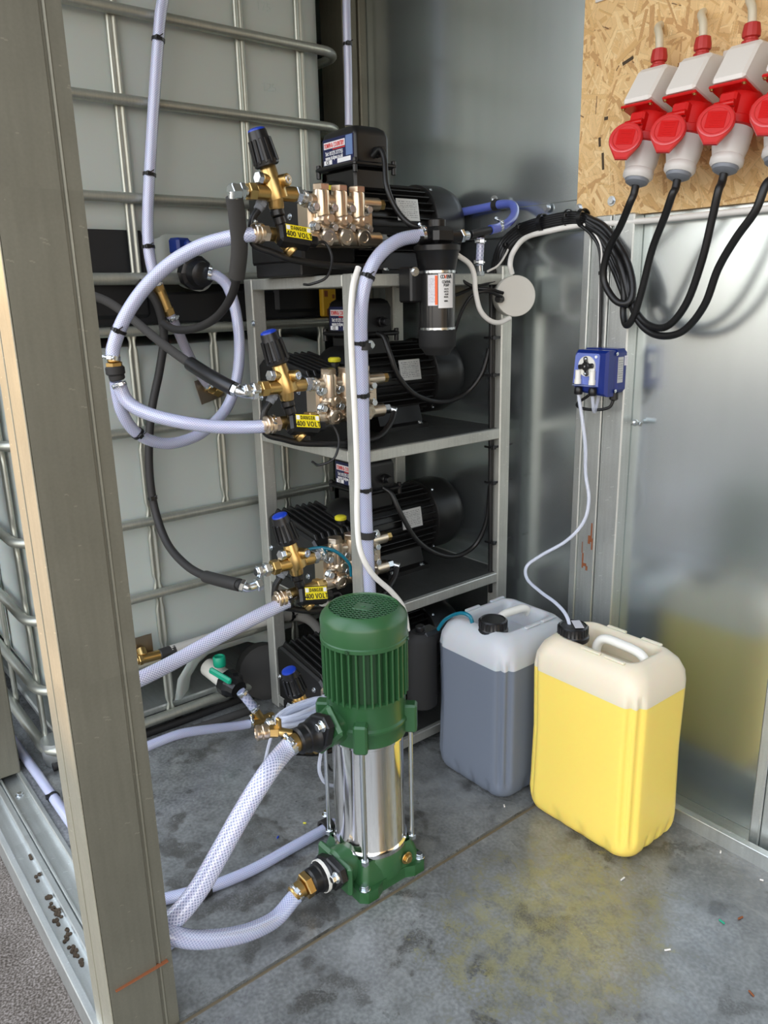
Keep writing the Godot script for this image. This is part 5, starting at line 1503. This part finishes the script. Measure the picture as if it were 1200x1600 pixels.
# ---------------------------------------------------------------- black inline pump on the top rail
func inline_pump() -> void:
	var c := hz(683, 450, -1.385)
	var t := thing("inline_pump", "black cylindrical inline pump with white labels, hung on the rack's top rail", "pump", c)
	var y := func(py: float) -> float: return hz(683, py, -1.385).y
	var a := Vector3(c.x, 0, c.z)
	var s := Sh.new()
	s.lathe(I(a), [Vector2(0.028, y.call(554)), Vector2(0.036, y.call(546)), Vector2(0.0420, y.call(542)), Vector2(0.0435, y.call(539)), Vector2(0.0435, y.call(516)), Vector2(0.042, y.call(514))], 32)
	part(s, "end_cap", M.black_matt, t)
	s = Sh.new()
	s.lathe(I(a), [Vector2(0.0415, y.call(515)), Vector2(0.0415, y.call(424))], 36)
	part(s, "barrel", M.black_gloss, t)
	for p in [513, 425]:
		part(ring_shape(Vector3(a.x, y.call(p), a.z), Vector3.UP, 0.041, 0.0055, 0.0018), "steel_band", M.zinc, t)
	s = Sh.new()
	s.lathe(I(a), [Vector2(0.041, y.call(423)), Vector2(0.044, y.call(418)), Vector2(0.049, y.call(395)), Vector2(0.053, y.call(392)), Vector2(0.053, y.call(384)), Vector2(0.045, y.call(382))], 32)
	s.box(I(Vector3(a.x, y.call(369), a.z)), Vector3(0.062, 0.040, 0.062), 0.010)
	s.lathe(I(a), [Vector2(0.020, y.call(358)), Vector2(0.020, y.call(344)), Vector2(0.016, y.call(342))], 16)
	s.cyl(Vector3(a.x - 0.065, y.call(372), a.z), Vector3(a.x - 0.02, y.call(372), a.z), 0.015, 18)
	s.cyl(Vector3(a.x + 0.02, y.call(368), a.z), Vector3(a.x + 0.075, y.call(368), a.z), 0.013, 18)
	part(s, "pump_head", M.black_plastic, t)
	# bracket with its vents
	var bx0 := hz(641, 445, -1.41)
	s = Sh.new()
	s.box(I(bx0 + Vector3(0.012, 0, -0.005)), Vector3(0.05, 0.078, 0.045), 0.004)
	for k in 4: s.box(I(bx0 + Vector3(0.028, 0.026 - 0.018 * k, 0.0185)), Vector3(0.012, 0.003, 0.002), 0.0005)
	part(s, "bracket", M.black_plastic, t)
	bolt_on(t, bx0 + Vector3(-0.002, 0.028, 0.018), Vector3(-0.3, 0, 1), 0.007, M.zinc, "screw", 0.008)
	# curved labels on the barrel
	var wrap := func(a0: float, a1: float, ya: float, yb: float, r: float) -> Sh:
		var q := Sh.new()
		var n := 10
		for k in n:
			var t0 := lerpf(a0, a1, float(k) / n)
			var t1 := lerpf(a0, a1, float(k + 1) / n)
			var d0 := Vector3(sin(t0), 0, cos(t0))
			var d1 := Vector3(sin(t1), 0, cos(t1))
			var u0 := float(k) / n
			var u1 := float(k + 1) / n
			var A := a + d0 * r + Vector3(0, ya, 0)
			var B := a + d1 * r + Vector3(0, ya, 0)
			var C := a + d1 * r + Vector3(0, yb, 0)
			var D := a + d0 * r + Vector3(0, yb, 0)
			q.tri(A, B, C, d0, d1, d1, Vector2(u0, 0), Vector2(u1, 0), Vector2(u1, 1))
			q.tri(A, C, D, d0, d1, d0, Vector2(u0, 0), Vector2(u1, 1), Vector2(u0, 1))
		return q
	part(wrap.call(-1.26, -0.72, y.call(430), y.call(477), 0.0420), "notice_label", M.small_print, t, "white and orange notice label")
	var og := part(wrap.call(-0.86, -0.72, y.call(431), y.call(476), 0.0423), "orange_stripe", M.orange, t, "orange stripe")
	var lab := part(wrap.call(-0.68, 0.25, y.call(428), y.call(481), 0.0420), "product_label", M.paper, t, "white product label")
	var rows := [["COVENA", 0.0080, 433], ["COVENA", 0.0060, 441], ["PUMP", 0.0060, 446], ["VOLTS", 0.0036, 452], ["WATTS", 0.0036, 456], ["FLOW", 0.0036, 460], ["MODEL", 0.0036, 464], ["www.", 0.0045, 470]]
	for q in rows:
		var ang := -0.22
		var d := Vector3(sin(ang), 0, cos(ang))
		# letters follow the curve one by one
		var word: String = q[0]
		var step: float = q[1] * 0.60
		for k in word.length():
			if word[k] == " ": continue
			var aa: float = ang + (k - (word.length() - 1) * 0.5) * step / 0.0423
			if aa > 0.22 or aa < -0.64: continue
			var dd := Vector3(sin(aa), 0, cos(aa))
			text(word[k], q[1], a + dd * 0.0422 + Vector3(0, y.call(q[2]), 0), Vector3(cos(aa), 0, -sin(aa)), Vector3.UP, M.ink_black if q[2] != 433 or k != 2 else M.orange, lab, "letter", true, 0.9)
	var _o := og
	var tail := Sh.new()
	tail.cyl(Vector3(a.x + 0.075, y.call(368), a.z), Vector3(a.x + 0.10, y.call(366), a.z - 0.004), 0.011, 14)
	tail.hex(Vector3(a.x + 0.07, y.call(368), a.z), Vector3(a.x + 0.08, y.call(367), a.z), 0.016)
	part(tail, "outlet_tail", M.zinc, t)
	# tee with its sensor below
	var tc := hz(756, 362, -1.40)
	var te := thing("hose_tee", "black hose tee with a short braided drop beside the inline pump", "fitting", tc)
	s = Sh.new()
	s.cyl(hz(735, 366, -1.39), hz(772, 358, -1.40), 0.009, 14)
	s.cyl(tc, hz(750, 374, -1.40), 0.009, 14)
	part(s, "tee_body", M.black_plastic, te)
	var dp := pz([[751, 372, -1.40], [750, 395, -1.40], [749, 415, -1.40]])
	s = Sh.new()
	s.tube(smooth(dp), 0.0095, 14, 3.0)
	part(s, "hose_stub", M.hose, te)
	hose_clamp(te, smooth(dp), 0.12, 0.0095)
	hose_clamp(te, smooth(dp), 0.88, 0.0095)
	s = Sh.new()
	s.cyl(hz(749, 414, -1.40), hz(750, 428, -1.40), 0.008, 12)
	s.hex(hz(750, 424, -1.40), hz(750, 431, -1.40), 0.011)
	part(s, "sensor", M.zinc, te)

func small_pump() -> void:
	var a := hz(658, 992, -1.375)
	var b := hz(660, 1100, -1.375)
	var t := thing("transfer_pump", "small upright black pump between the green pump and grey container", "pump", b)
	var s := Sh.new()
	s.lathe(Sh.along(b, a - b), [Vector2(0.034, 0), Vector2(0.039, 0.005), Vector2(0.039, b.distance_to(a) - 0.012), Vector2(0.034, b.distance_to(a)), Vector2(0.024, b.distance_to(a) + 0.010)], 28)
	part(s, "motor_can", M.black_matt, t)
	s = Sh.new()
	s.box(I(a + Vector3(0.018, -0.006, 0.004)), Vector3(0.058, 0.040, 0.050), 0.008)
	s.box(I((a + b) * 0.5 + Vector3(0.030, 0.004, -0.006)), Vector3(0.030, a.distance_to(b) * 0.9, 0.05), 0.005)
	s.cyl(a, a + Vector3(-0.004, 0.026, 0), 0.012, 12)
	part(s, "pump_head", M.black_plastic, t)
	for q in [[677, 1020], [678, 1098]]: bolt_on(t, hz(q[0], q[1], -1.345), Vector3(0, 0, 1), 0.004, M.zinc, "screw", 0.004)
	s = Sh.new()
	s.box(I((a + b) * 0.5 + Vector3(0.0, 0.02, -0.05)), Vector3(0.05, 0.12, 0.03), 0.003)
	part(s, "bracket", M.black_plastic, t)

# ---------------------------------------------------------------- hoses
func hoses() -> void:
	var H: Material = M.hose
	# on the containers
	hose("braided_hose", "clear braided hose tied down the upper container's cage to a brass joiner", "hose", pz([[270, -330, -1.942], [263, -170, -1.942], [256, -20, -1.942], [250, 30, -1.942], [243, 120, -1.942], [236, 230, -1.942], [231, 330, -1.940], [232, 385, -1.935], [239, 425, -1.93], [247, 448, -1.925]]), 0.0138, H, "", [0.378, 0.60, 0.78], [0.985])
	var jn := thing("brass_joiner", "brass hose joiner hanging below the upper container's valve", "fitting", hz(258, 470, -1.92))
	var s := Sh.new()
	s.hex(hz(246, 444, -1.922), hz(250, 455, -1.922), 0.015)
	s.cyl(hz(249, 452, -1.922), hz(263, 487, -1.92), 0.0135, 16)
	s.hex(hz(262, 482, -1.92), hz(266, 492, -1.92), 0.015)
	s.cyl(hz(265, 490, -1.92), hz(270, 503, -1.92), 0.010, 14)
	part(s, "joiner_body", M.brass, jn)
	hose("braided_hose", "dusty braided hose from the brass joiner to the steel plate", "hose", pz([[266, 492, -1.92], [276, 512, -1.922], [288, 540, -1.925], [302, 568, -1.928], [318, 592, -1.93], [328, 604, -1.932]]), 0.0130, M.hose_dusty, "", [], [0.05, 0.94])
	var el := thing("brass_elbow", "brass elbow screwed into the steel plate by the rack", "fitting", hz(333, 606, -1.935))
	s = Sh.new()
	s.cyl(hz(324, 602, -1.93), hz(336, 608, -1.935), 0.014, 14)
	s.hex(hz(332, 606, -1.935), hz(342, 611, -1.945), 0.018)
	part(s, "elbow_body", M.brass, el)
	hose("braided_hose", "clear braided hose hanging at the corner beside the upper container", "hose", pz([[533, -330, -1.95], [537, -170, -1.95], [541, -20, -1.95], [542, 40, -1.95], [544, 110, -1.95], [545, 196, -1.955]]), 0.0115, H, "", [0.688], [])
	# large loops in front of the cage
	var p2 := pz([[404, 366, -1.50], [388, 367, -1.51], [355, 372, -1.55], [310, 386, -1.60], [262, 415, -1.65], [222, 455, -1.68], [193, 500, -1.70], [178, 540, -1.71], [176, 562, -1.71]])
	hose("suction_hose", "clear braided hose arching from the topmost pump to a brass joiner by the post", "hose", p2, 0.0152, H, "", [0.80], [0.02, 0.985])
	var p3 := pz([[185, 598, -1.71], [198, 626, -1.70], [228, 645, -1.67], [280, 659, -1.62], [340, 667, -1.57], [400, 667, -1.52], [432, 663, -1.50]])
	hose("suction_hose", "clear braided hose sweeping from the black joiner to the middle pump", "hose", p3, 0.0150, H, "", [], [0.02, 0.985])
	var tj := thing("hose_joiner", "black and brass joiner between the two loops beside the post", "fitting", hz(179, 575, -1.71))
	s = Sh.new()
	s.cyl(hz(177, 552, -1.71), hz(178, 566, -1.71), 0.014, 16)
	s.hex(hz(178, 566, -1.71), hz(179, 573, -1.71), 0.018)
	part(s, "joiner_body", M.brass, tj)
	s = Sh.new()
	s.cyl(hz(179, 572, -1.71), hz(181, 586, -1.71), 0.0205, 20)
	s.cyl(hz(181, 584, -1.71), hz(184, 594, -1.71), 0.017, 16)
	part(s, "black_sleeve", M.rubber, tj)
	hose("suction_hose", "clear braided hose from the blue-lever valve, looping low round to the joiner", "hose", pz([[326, 428, -1.86], [340, 432, -1.85], [356, 448, -1.84], [368, 485, -1.83], [374, 535, -1.82], [371, 585, -1.81], [358, 630, -1.80], [335, 660, -1.79], [305, 682, -1.78], [265, 693, -1.77], [232, 687, -1.76], [207, 670, -1.75], [191, 645, -1.74], [184, 618, -1.735], [181, 596, -1.73]]), 0.0138, H, "", [0.76], [0.01])
	# lower ones
	hose("suction_hose", "coarse clear braided hose rising past the post to the lower pump", "hose", pz([[452, 938, -1.50], [438, 945, -1.50], [400, 964, -1.50], [340, 996, -1.49], [280, 1030, -1.48], [225, 1058, -1.46], [180, 1078, -1.45], [140, 1094, -1.44]]), 0.0165, M.hose_coarse, "", [0.02], [0.02])
	hose("drain_hose", "lavender braided hose low by the floor, joined to a brass tee", "hose", pz([[395, 1130, -1.80], [372, 1134, -1.80], [330, 1139, -1.79], [285, 1146, -1.78], [245, 1160, -1.77], [205, 1178, -1.76], [165, 1200, -1.75]]), 0.0128, H, "", [], [0.03])
	var bt := thing("brass_tee", "brass tee on the floor valve with steel clamps", "fitting", hz(405, 1125, -1.80))
	s = Sh.new()
	s.cyl(hz(392, 1130, -1.80), hz(428, 1120, -1.80), 0.0145, 16)
	s.cyl(hz(408, 1124, -1.80), hz(396, 1106, -1.80), 0.0125, 16)
	s.hex(hz(418, 1123, -1.80), hz(426, 1121, -1.80), 0.0165)
	part(s, "tee_body", M.brass, bt)
	s = Sh.new()
	var vt := pz([[376, 1080, -1.81], [388, 1095, -1.80], [398, 1108, -1.80]])
	s.tube(smooth(vt), 0.0135, 14, 3.0)
	part(s, "hose_stub", M.hose, bt)
	hose_clamp(bt, smooth(vt), 0.1, 0.0135)
	hose_clamp(bt, smooth(vt), 0.85, 0.0135)
	var st := thing("brass_joiner", "brass joiner with black clamp in front of the lower steel plate", "fitting", hz(235, 1026, -1.93))
	s = Sh.new()
	s.cyl(hz(212, 1032, -1.93), hz(252, 1022, -1.93), 0.013, 16)
	s.cyl(hz(224, 1026, -1.93), hz(220, 1014, -1.95), 0.013, 14)
	s.hex(hz(216, 1031, -1.93), hz(222, 1029, -1.93), 0.016)
	part(s, "joiner_body", M.brass, st)
	s = Sh.new()
	s.cyl(hz(249, 1023, -1.93), hz(274, 1015, -1.93), 0.0155, 16)
	part(s, "black_sleeve", M.rubber, st)
	hose("grey_pipe", "dusty grey pipe running level along the lower container and bending down", "pipe", pz([[266, 1017, -1.93], [310, 1003, -1.935], [360, 987, -1.935], [420, 969, -1.935], [455, 962, -1.93], [482, 968, -1.92], [500, 987, -1.91], [510, 1014, -1.90], [513, 1060, -1.90]]), 0.0150, M.grey_pipe, "", [0.38, 0.50])
	# booster pump
	var c := Vector3(0.865, 0, -1.160)
	var a := c + Vector3(-0.180, 0.371, 0.0)
	var p := PackedVector3Array([a, a + Vector3(-0.025, -0.006, 0.006)])
	p.append_array(pz([[415, 1212, -1.12], [380, 1268, -1.12], [345, 1330, -1.12], [310, 1390, -1.125], [272, 1436, -1.13], [225, 1475, -1.155]]))
	hose("delivery_hose", "thick white braided hose from the green pump's upper port down to the floor", "hose", p, 0.0190, M.hose_coarse, "", [], [0.04])
	a = c + Vector3(-0.190, 0.044, 0.010)
	p = PackedVector3Array([a, a + Vector3(-0.02, -0.006, 0.004)])
	p.append_array(pz([[430, 1436, -1.13], [390, 1456, -1.11], [345, 1466, -1.10], [300, 1468, -1.10], [258, 1459, -1.115], [215, 1448, -1.15]]))
	hose("inlet_hose", "clear braided hose curling across the floor to the green pump's lower port", "hose", p, 0.0165, H, "", [], [0.05])
	p = PackedVector3Array()
	for q in [[523, 1286], [500, 1300], [455, 1325], [400, 1356], [350, 1378], [310, 1391], [255, 1405], [215, 1412]]: p.append(hy(q[0], q[1], 0.0125))
	var fh := hose("floor_hose", "pale braided hose clamped along the floor behind the green pump", "hose", p, 0.0125, H, "", [], [])
	for k in [[516, 1288, 510, 1274], [325, 1386, 330, 1395]]:
		var q := hy(k[0], k[1], 0.0125)
		var t := thing("hose_saddle", "black rubber-lined saddle holding the floor hose " + ("behind the green pump" if k[0] > 400 else "under the thick white hose"), "clamp", q, "saddles on the floor hose")
		part(ring_shape(q, hy(455, 1325, 0.0125) - hy(500, 1300, 0.0125), 0.0127, 0.024, 0.006), "saddle", M.rubber, t)
		if k[0] > 400: bolt_on(t, hy(k[2], k[3], 0.016) + Vector3(0, 0.0, 0), Vector3.UP, 0.007, M.zinc, "screw", 0.012)
	var _f := fh
	p = PackedVector3Array([Vector3(0.395, 0.006, -2.6), Vector3(0.395, 0.012, -2.2), Vector3(0.398, 0.018, -1.9), Vector3(0.402, 0.016, -1.6), Vector3(0.41, 0.016, -1.35), Vector3(0.43, 0.016, -1.22)])
	hose("braided_hose", "lavender braided hose along the steel sill behind the nearest post", "hose", p, 0.0125, H, "", [0.44, 0.58, 0.70], [])
	# front of the rack
	hose("riser_hose", "clear braided hose rising along the rack's front post to the inline pump", "hose", pz([[660, 369, -1.385], [645, 370, -1.385], [622, 376, -1.385], [598, 393, -1.385], [580, 418, -1.39], [568, 455, -1.395], [564, 500, -1.40], [565, 560, -1.405], [567, 640, -1.405], [569, 720, -1.405], [572, 800, -1.405], [575, 870, -1.405], [579, 940, -1.405], [581, 990, -1.405]]), 0.0150, H, "", [0.34, 0.51, 0.595, 0.735], [0.01])
	for k in [[569, 541, 578, 539], [574, 836, 587, 834]]:
		var q := hz(k[0], k[1], -1.402)
		var t := thing("hose_saddle", "black saddle with a steel screw holding the riser hose, " + ("above the middle shelf" if k[1] < 700 else "above the green pump"), "clamp", q, "saddles on the riser hose")
		part(ring_shape(q, Vector3(0.03, 1, 0), 0.0152, 0.016, 0.003), "saddle", M.rubber, t)
		bolt_on(t, hz(k[2], k[3], -1.395), Vector3(0, 0, 1), 0.007, M.zinc, "screw", 0.010)
	hose("white_cable", "white cable down the rack's front post, swinging out to the small black pump", "cable", pz([[560, 418, -1.41], [551, 450, -1.40], [548, 510, -1.39], [551, 580, -1.388], [555, 660, -1.388], [558, 740, -1.388], [558, 810, -1.388], [563, 860, -1.385], [582, 897, -1.38], [612, 925, -1.375], [630, 950, -1.375], [637, 985, -1.375]]), 0.0066, M.white_cable)
	hose("blue_hose", "blue braided hose from behind the topmost motor, clipped to the wall and bent back", "hose", pxs([[690, 339, 1.545], [720, 332, 1.59], [760, 324, 1.60], [785, 319, 1.60], [801, 321, 1.588], [804, 334, 1.565], [794, 348, 1.525], [778, 356, 1.485], [766, 359, 1.458]]), 0.0112, M.hose_blue, "", [], [0.86])
	var hs := hx(772, 321, 1.601)
	var t3 := thing("hose_saddle", "black saddle with a screw pinning the blue hose to the wall", "clamp", hs)
	part(ring_shape(hs, hx(785, 319, 1.60) - hx(760, 324, 1.60), 0.0114, 0.016, 0.0025), "saddle", M.rubber, t3)
	bolt_on(t3, hs + Vector3(0.0, 0.016, 0.0), Vector3(-0.6, 0.4, 0.6), 0.006, M.zinc, "screw", 0.008)
	# black high-pressure hoses with foam or rubber sleeves
	var bh := hose("pressure_hose", "black pressure hose dropping from the topmost regulator inside a foam sleeve", "hose", pz([[364, 300, -1.49], [370, 330, -1.50], [373, 380, -1.53], [371, 430, -1.57], [358, 470, -1.63], [335, 498, -1.70], [305, 513, -1.78], [275, 515, -1.85], [255, 505, -1.90]]), 0.0095, M.rubber, "black pressure hoses")
	var _b := bh
	s = Sh.new()
	s.tube(smooth(pz([[366, 308, -1.495], [371, 345, -1.51], [374, 390, -1.535], [370, 432, -1.57]])), 0.0175, 18)
	var sl := part(s, "foam_sleeve", M.foam)
	tag(sl, "dark grey foam sleeve on the hose below the topmost regulator", "sleeve")
	hose("pressure_hose", "black pressure hose slanting down from the dark gap to the middle regulator", "hose", pz([[120, 455, -1.93], [165, 470, -1.90], [205, 497, -1.86], [245, 530, -1.79], [285, 560, -1.70], [320, 582, -1.62], [352, 600, -1.55], [376, 611, -1.51]]), 0.0105, M.foam, "black pressure hoses")
	s = Sh.new()
	s.tube(smooth(pz([[297, 568, -1.675], [325, 586, -1.61], [350, 600, -1.555], [366, 608, -1.525]])), 0.0158, 18)
	sl = part(s, "rubber_sleeve", M.black_plastic)
	tag(sl, "glossy black rubber sleeve on the hose at the middle regulator", "sleeve")
	hose("pressure_hose", "black pressure hose hanging along the lower cage to the lowest brass regulator", "hose", pz([[215, 440, -1.93], [243, 470, -1.92], [256, 520, -1.925], [250, 575, -1.935], [238, 635, -1.938], [233, 690, -1.938], [234, 745, -1.935], [243, 800, -1.92], [262, 850, -1.86], [292, 884, -1.76], [325, 902, -1.66], [350, 908, -1.58], [378, 915, -1.50]]), 0.0105, M.rubber, "black pressure hoses", [0.42, 0.55], [])
	s = Sh.new()
	s.tube(smooth(pz([[322, 901, -1.67], [340, 906, -1.61], [360, 911, -1.55], [374, 914, -1.515]])), 0.0150, 18)
	sl = part(s, "rubber_sleeve", M.rubber)
	tag(sl, "dull black sleeve on the hose at the lowest brass regulator", "sleeve")
	# steel elbows between sleeves and regulators
	for q in [["zinc elbow beneath the black sleeve at the middle regulator", [[364, 607, -1.52], [376, 613, -1.505], [388, 615, -1.50], [400, 613, -1.50]]], ["zinc elbow at the end of the lowest black pressure hose", [[376, 914, -1.505], [386, 918, -1.495], [396, 916, -1.495], [408, 911, -1.495]]]]:
		var pp := pz(q[1])
		var t := thing("hose_elbow", q[0], "fitting", pp[0], "zinc elbows on the pressure hoses")
		s = Sh.new()
		s.tube(smooth(pp), 0.0105, 14)
		s.hex(pp[0], pp[0].lerp(pp[1], 0.6), 0.015)
		s.hex(pp[2].lerp(pp[3], 0.3), pp[3], 0.0155)
		part(s, "elbow_body", M.zinc, t)
	s = Sh.new()
	s.hex(hz(360, 300, -1.49), hz(374, 300, -1.49), 0.0165)
	s.cyl(hz(366, 298, -1.49), hz(366, 312, -1.493), 0.012, 14)
	var ze := part(s, "hose_elbow", M.zinc)
	tag(ze, "zinc elbow at the topmost regulator above the foam sleeve", "fitting", "zinc elbows on the pressure hoses")
	# teal tubes
	hose("teal_tube", "teal tube arching behind the lowest brass regulator", "tube", pz([[418, 895, -1.56], [424, 882, -1.56], [440, 875, -1.55], [470, 862, -1.54], [500, 856, -1.52], [525, 862, -1.50], [545, 880, -1.49], [549, 900, -1.49]]), 0.0042, M.teal_tube)
	hose("teal_tube", "teal tube from the small black pump into the grey container's cap", "tube", PackedVector3Array([hz(680, 992, -1.36), hz(692, 972, -1.34), hz(706, 962, -1.31), hz(722, 958, -1.27), hz(734, 963, -1.245), hz(738, 973, -1.238)]), 0.0048, M.teal_tube)
	# coil of thin clear tubing behind the green pump
	var co := PackedVector3Array()
	for k in 62:
		var aa := TAU * k / 8.0
		var turn_no := k / 8
		var rx := 40.0 + 7.0 * sin(turn_no * 2.1)
		var ry := 5.0 + 7.0 * absf(sin(turn_no * 1.3 + 0.4))
		co.append(hz(476 + rx * cos(aa) + 4.0 * sin(turn_no * 1.9), 1112 - 14.0 * cos(aa) + ry * sin(aa) + 6.0 * sin(turn_no * 2.7), -1.33 + 0.012 * sin(turn_no * 1.1) + 0.02 * sin(aa)))
	hose("tube_coil", "loose coil of thin clear tubing lying between the rack and the green pump", "tube", co, 0.0050, M.clear_tube, "", [], [], 4.0, 8)
	hose("drain_tube", "thin clear tube looping beneath the green pump's upper flange", "tube", pz([[505, 1165, -1.20], [500, 1185, -1.22], [499, 1205, -1.23], [507, 1222, -1.235], [522, 1228, -1.24], [536, 1226, -1.25]]), 0.0040, M.clear_tube, "thin clear drain tubes")
	hose("drain_tube", "thin clear tube trailing from the coil to the floor", "tube", pz([[436, 1125, -1.33], [424, 1150, -1.33], [415, 1185, -1.34], [409, 1215, -1.36], [402, 1250, -1.40], [396, 1262, -1.435]]), 0.0034, M.clear_tube)
	# rubber kerb strip in front of the lower container
	p = PackedVector3Array([Vector3(0.5, 0.012, -1.93), Vector3(0.62, 0.012, -1.925), Vector3(0.80, 0.011, -1.915), Vector3(0.98, 0.010, -1.905)])
	hose("armoured_conduit", "grey ribbed conduit lying on the floor along the lower container", "pipe", p, 0.012, M.foam)

func _ready() -> void:
	# camera
	var roll := deg_to_rad(1.31)
	lens_rows = Basis(Vector3(0, 0, 1), roll) * Basis(Vector3(1, 0, 0), deg_to_rad(15.55)) * Basis(Vector3(0, 1, 0), deg_to_rad(38.5))
	var cam := Camera3D.new()
	cam.name = "camera"
	cam.fov = rad_to_deg(2.0 * atan(800.0 / FOCAL))
	cam.near = 0.02
	cam.transform = Transform3D(lens_rows.transposed(), eye)
	add_child(cam)
	cam.current = true
	# sky, sun and exposure
	var we := WorldEnvironment.new()
	we.name = "environment"
	var e := Environment.new()
	var sky := Sky.new()
	var sm := ProceduralSkyMaterial.new()
	sm.sky_top_color = Color(0.77, 0.81, 0.88)
	sm.sky_horizon_color = Color(0.95, 0.93, 0.89)
	sm.sky_curve = 0.25
	sm.ground_horizon_color = Color(0.62, 0.58, 0.52)
	sm.ground_bottom_color = Color(0.42, 0.40, 0.37)
	sm.sky_energy_multiplier = 1.0
	sky.sky_material = sm
	e.background_mode = Environment.BG_SKY
	e.sky = sky
	e.background_energy_multiplier = 1.0
	e.tonemap_mode = Environment.TONE_MAPPER_LINEAR
	e.tonemap_exposure = 4.6
	e.sdfgi_enabled = true
	e.ssao_enabled = true
	e.ssil_enabled = true
	we.environment = e
	add_child(we)
	var sun := DirectionalLight3D.new()
	sun.name = "sun"
	sun.light_color = Color(1.0, 0.80, 0.55)
	sun.light_energy = 0.85
	sun.light_angular_distance = 1.5
	sun.shadow_enabled = true
	sun.sky_mode = DirectionalLight3D.SKY_MODE_LIGHT_ONLY
	sun.basis = Basis.looking_at(Vector3(0.32, -0.33, 0.90), Vector3.UP)
	add_child(sun)
	make_materials()
	build_shed()
	build_tanks()
	build_rack()
	# four pump sets: the first is built, the rest are copies on the other shelves
	var says := ["topmost black motor pump, on the rack's top shelf beside the inline pump", "black motor pump on the rack's middle shelf", "black motor pump on the third shelf, behind the green pump's top", "black motor pump on the lowest shelf, mostly hidden behind the green pump"]
	var ys := [1.243, 0.845, 0.435, 0.045]
	var first := pump_set()
	for i in 4:
		var p: Node3D = first
		if i > 0:
			p = first.duplicate()
			p.name = "pressure_pump"
			add_child(p, true)
		p.position.y = ys[i]
		p.set_meta("label", says[i])
		p.set_meta("group", "black motor pumps on the steel rack")
	booster()
	jerrycan(Vector3(1.373, 0, -0.937), 0.0, 0.210, 0.294, 0.372, 0.450, M.yellow_fill, M.yellow_top, "yellow-filled plastic container with a dirty capped top", true)
	jerrycan(Vector3(1.357, 0, -1.230), PI * 0.5, 0.246, 0.268, 0.350, 0.425, M.grey_fill, M.grey_top, "grey-filled plastic container with a teal tube in its cap", false)
	board_and_sockets()
	dosing_pump()
	inline_pump()
	small_pump()
	wiring()
	hoses()
	soil_and_scraps()
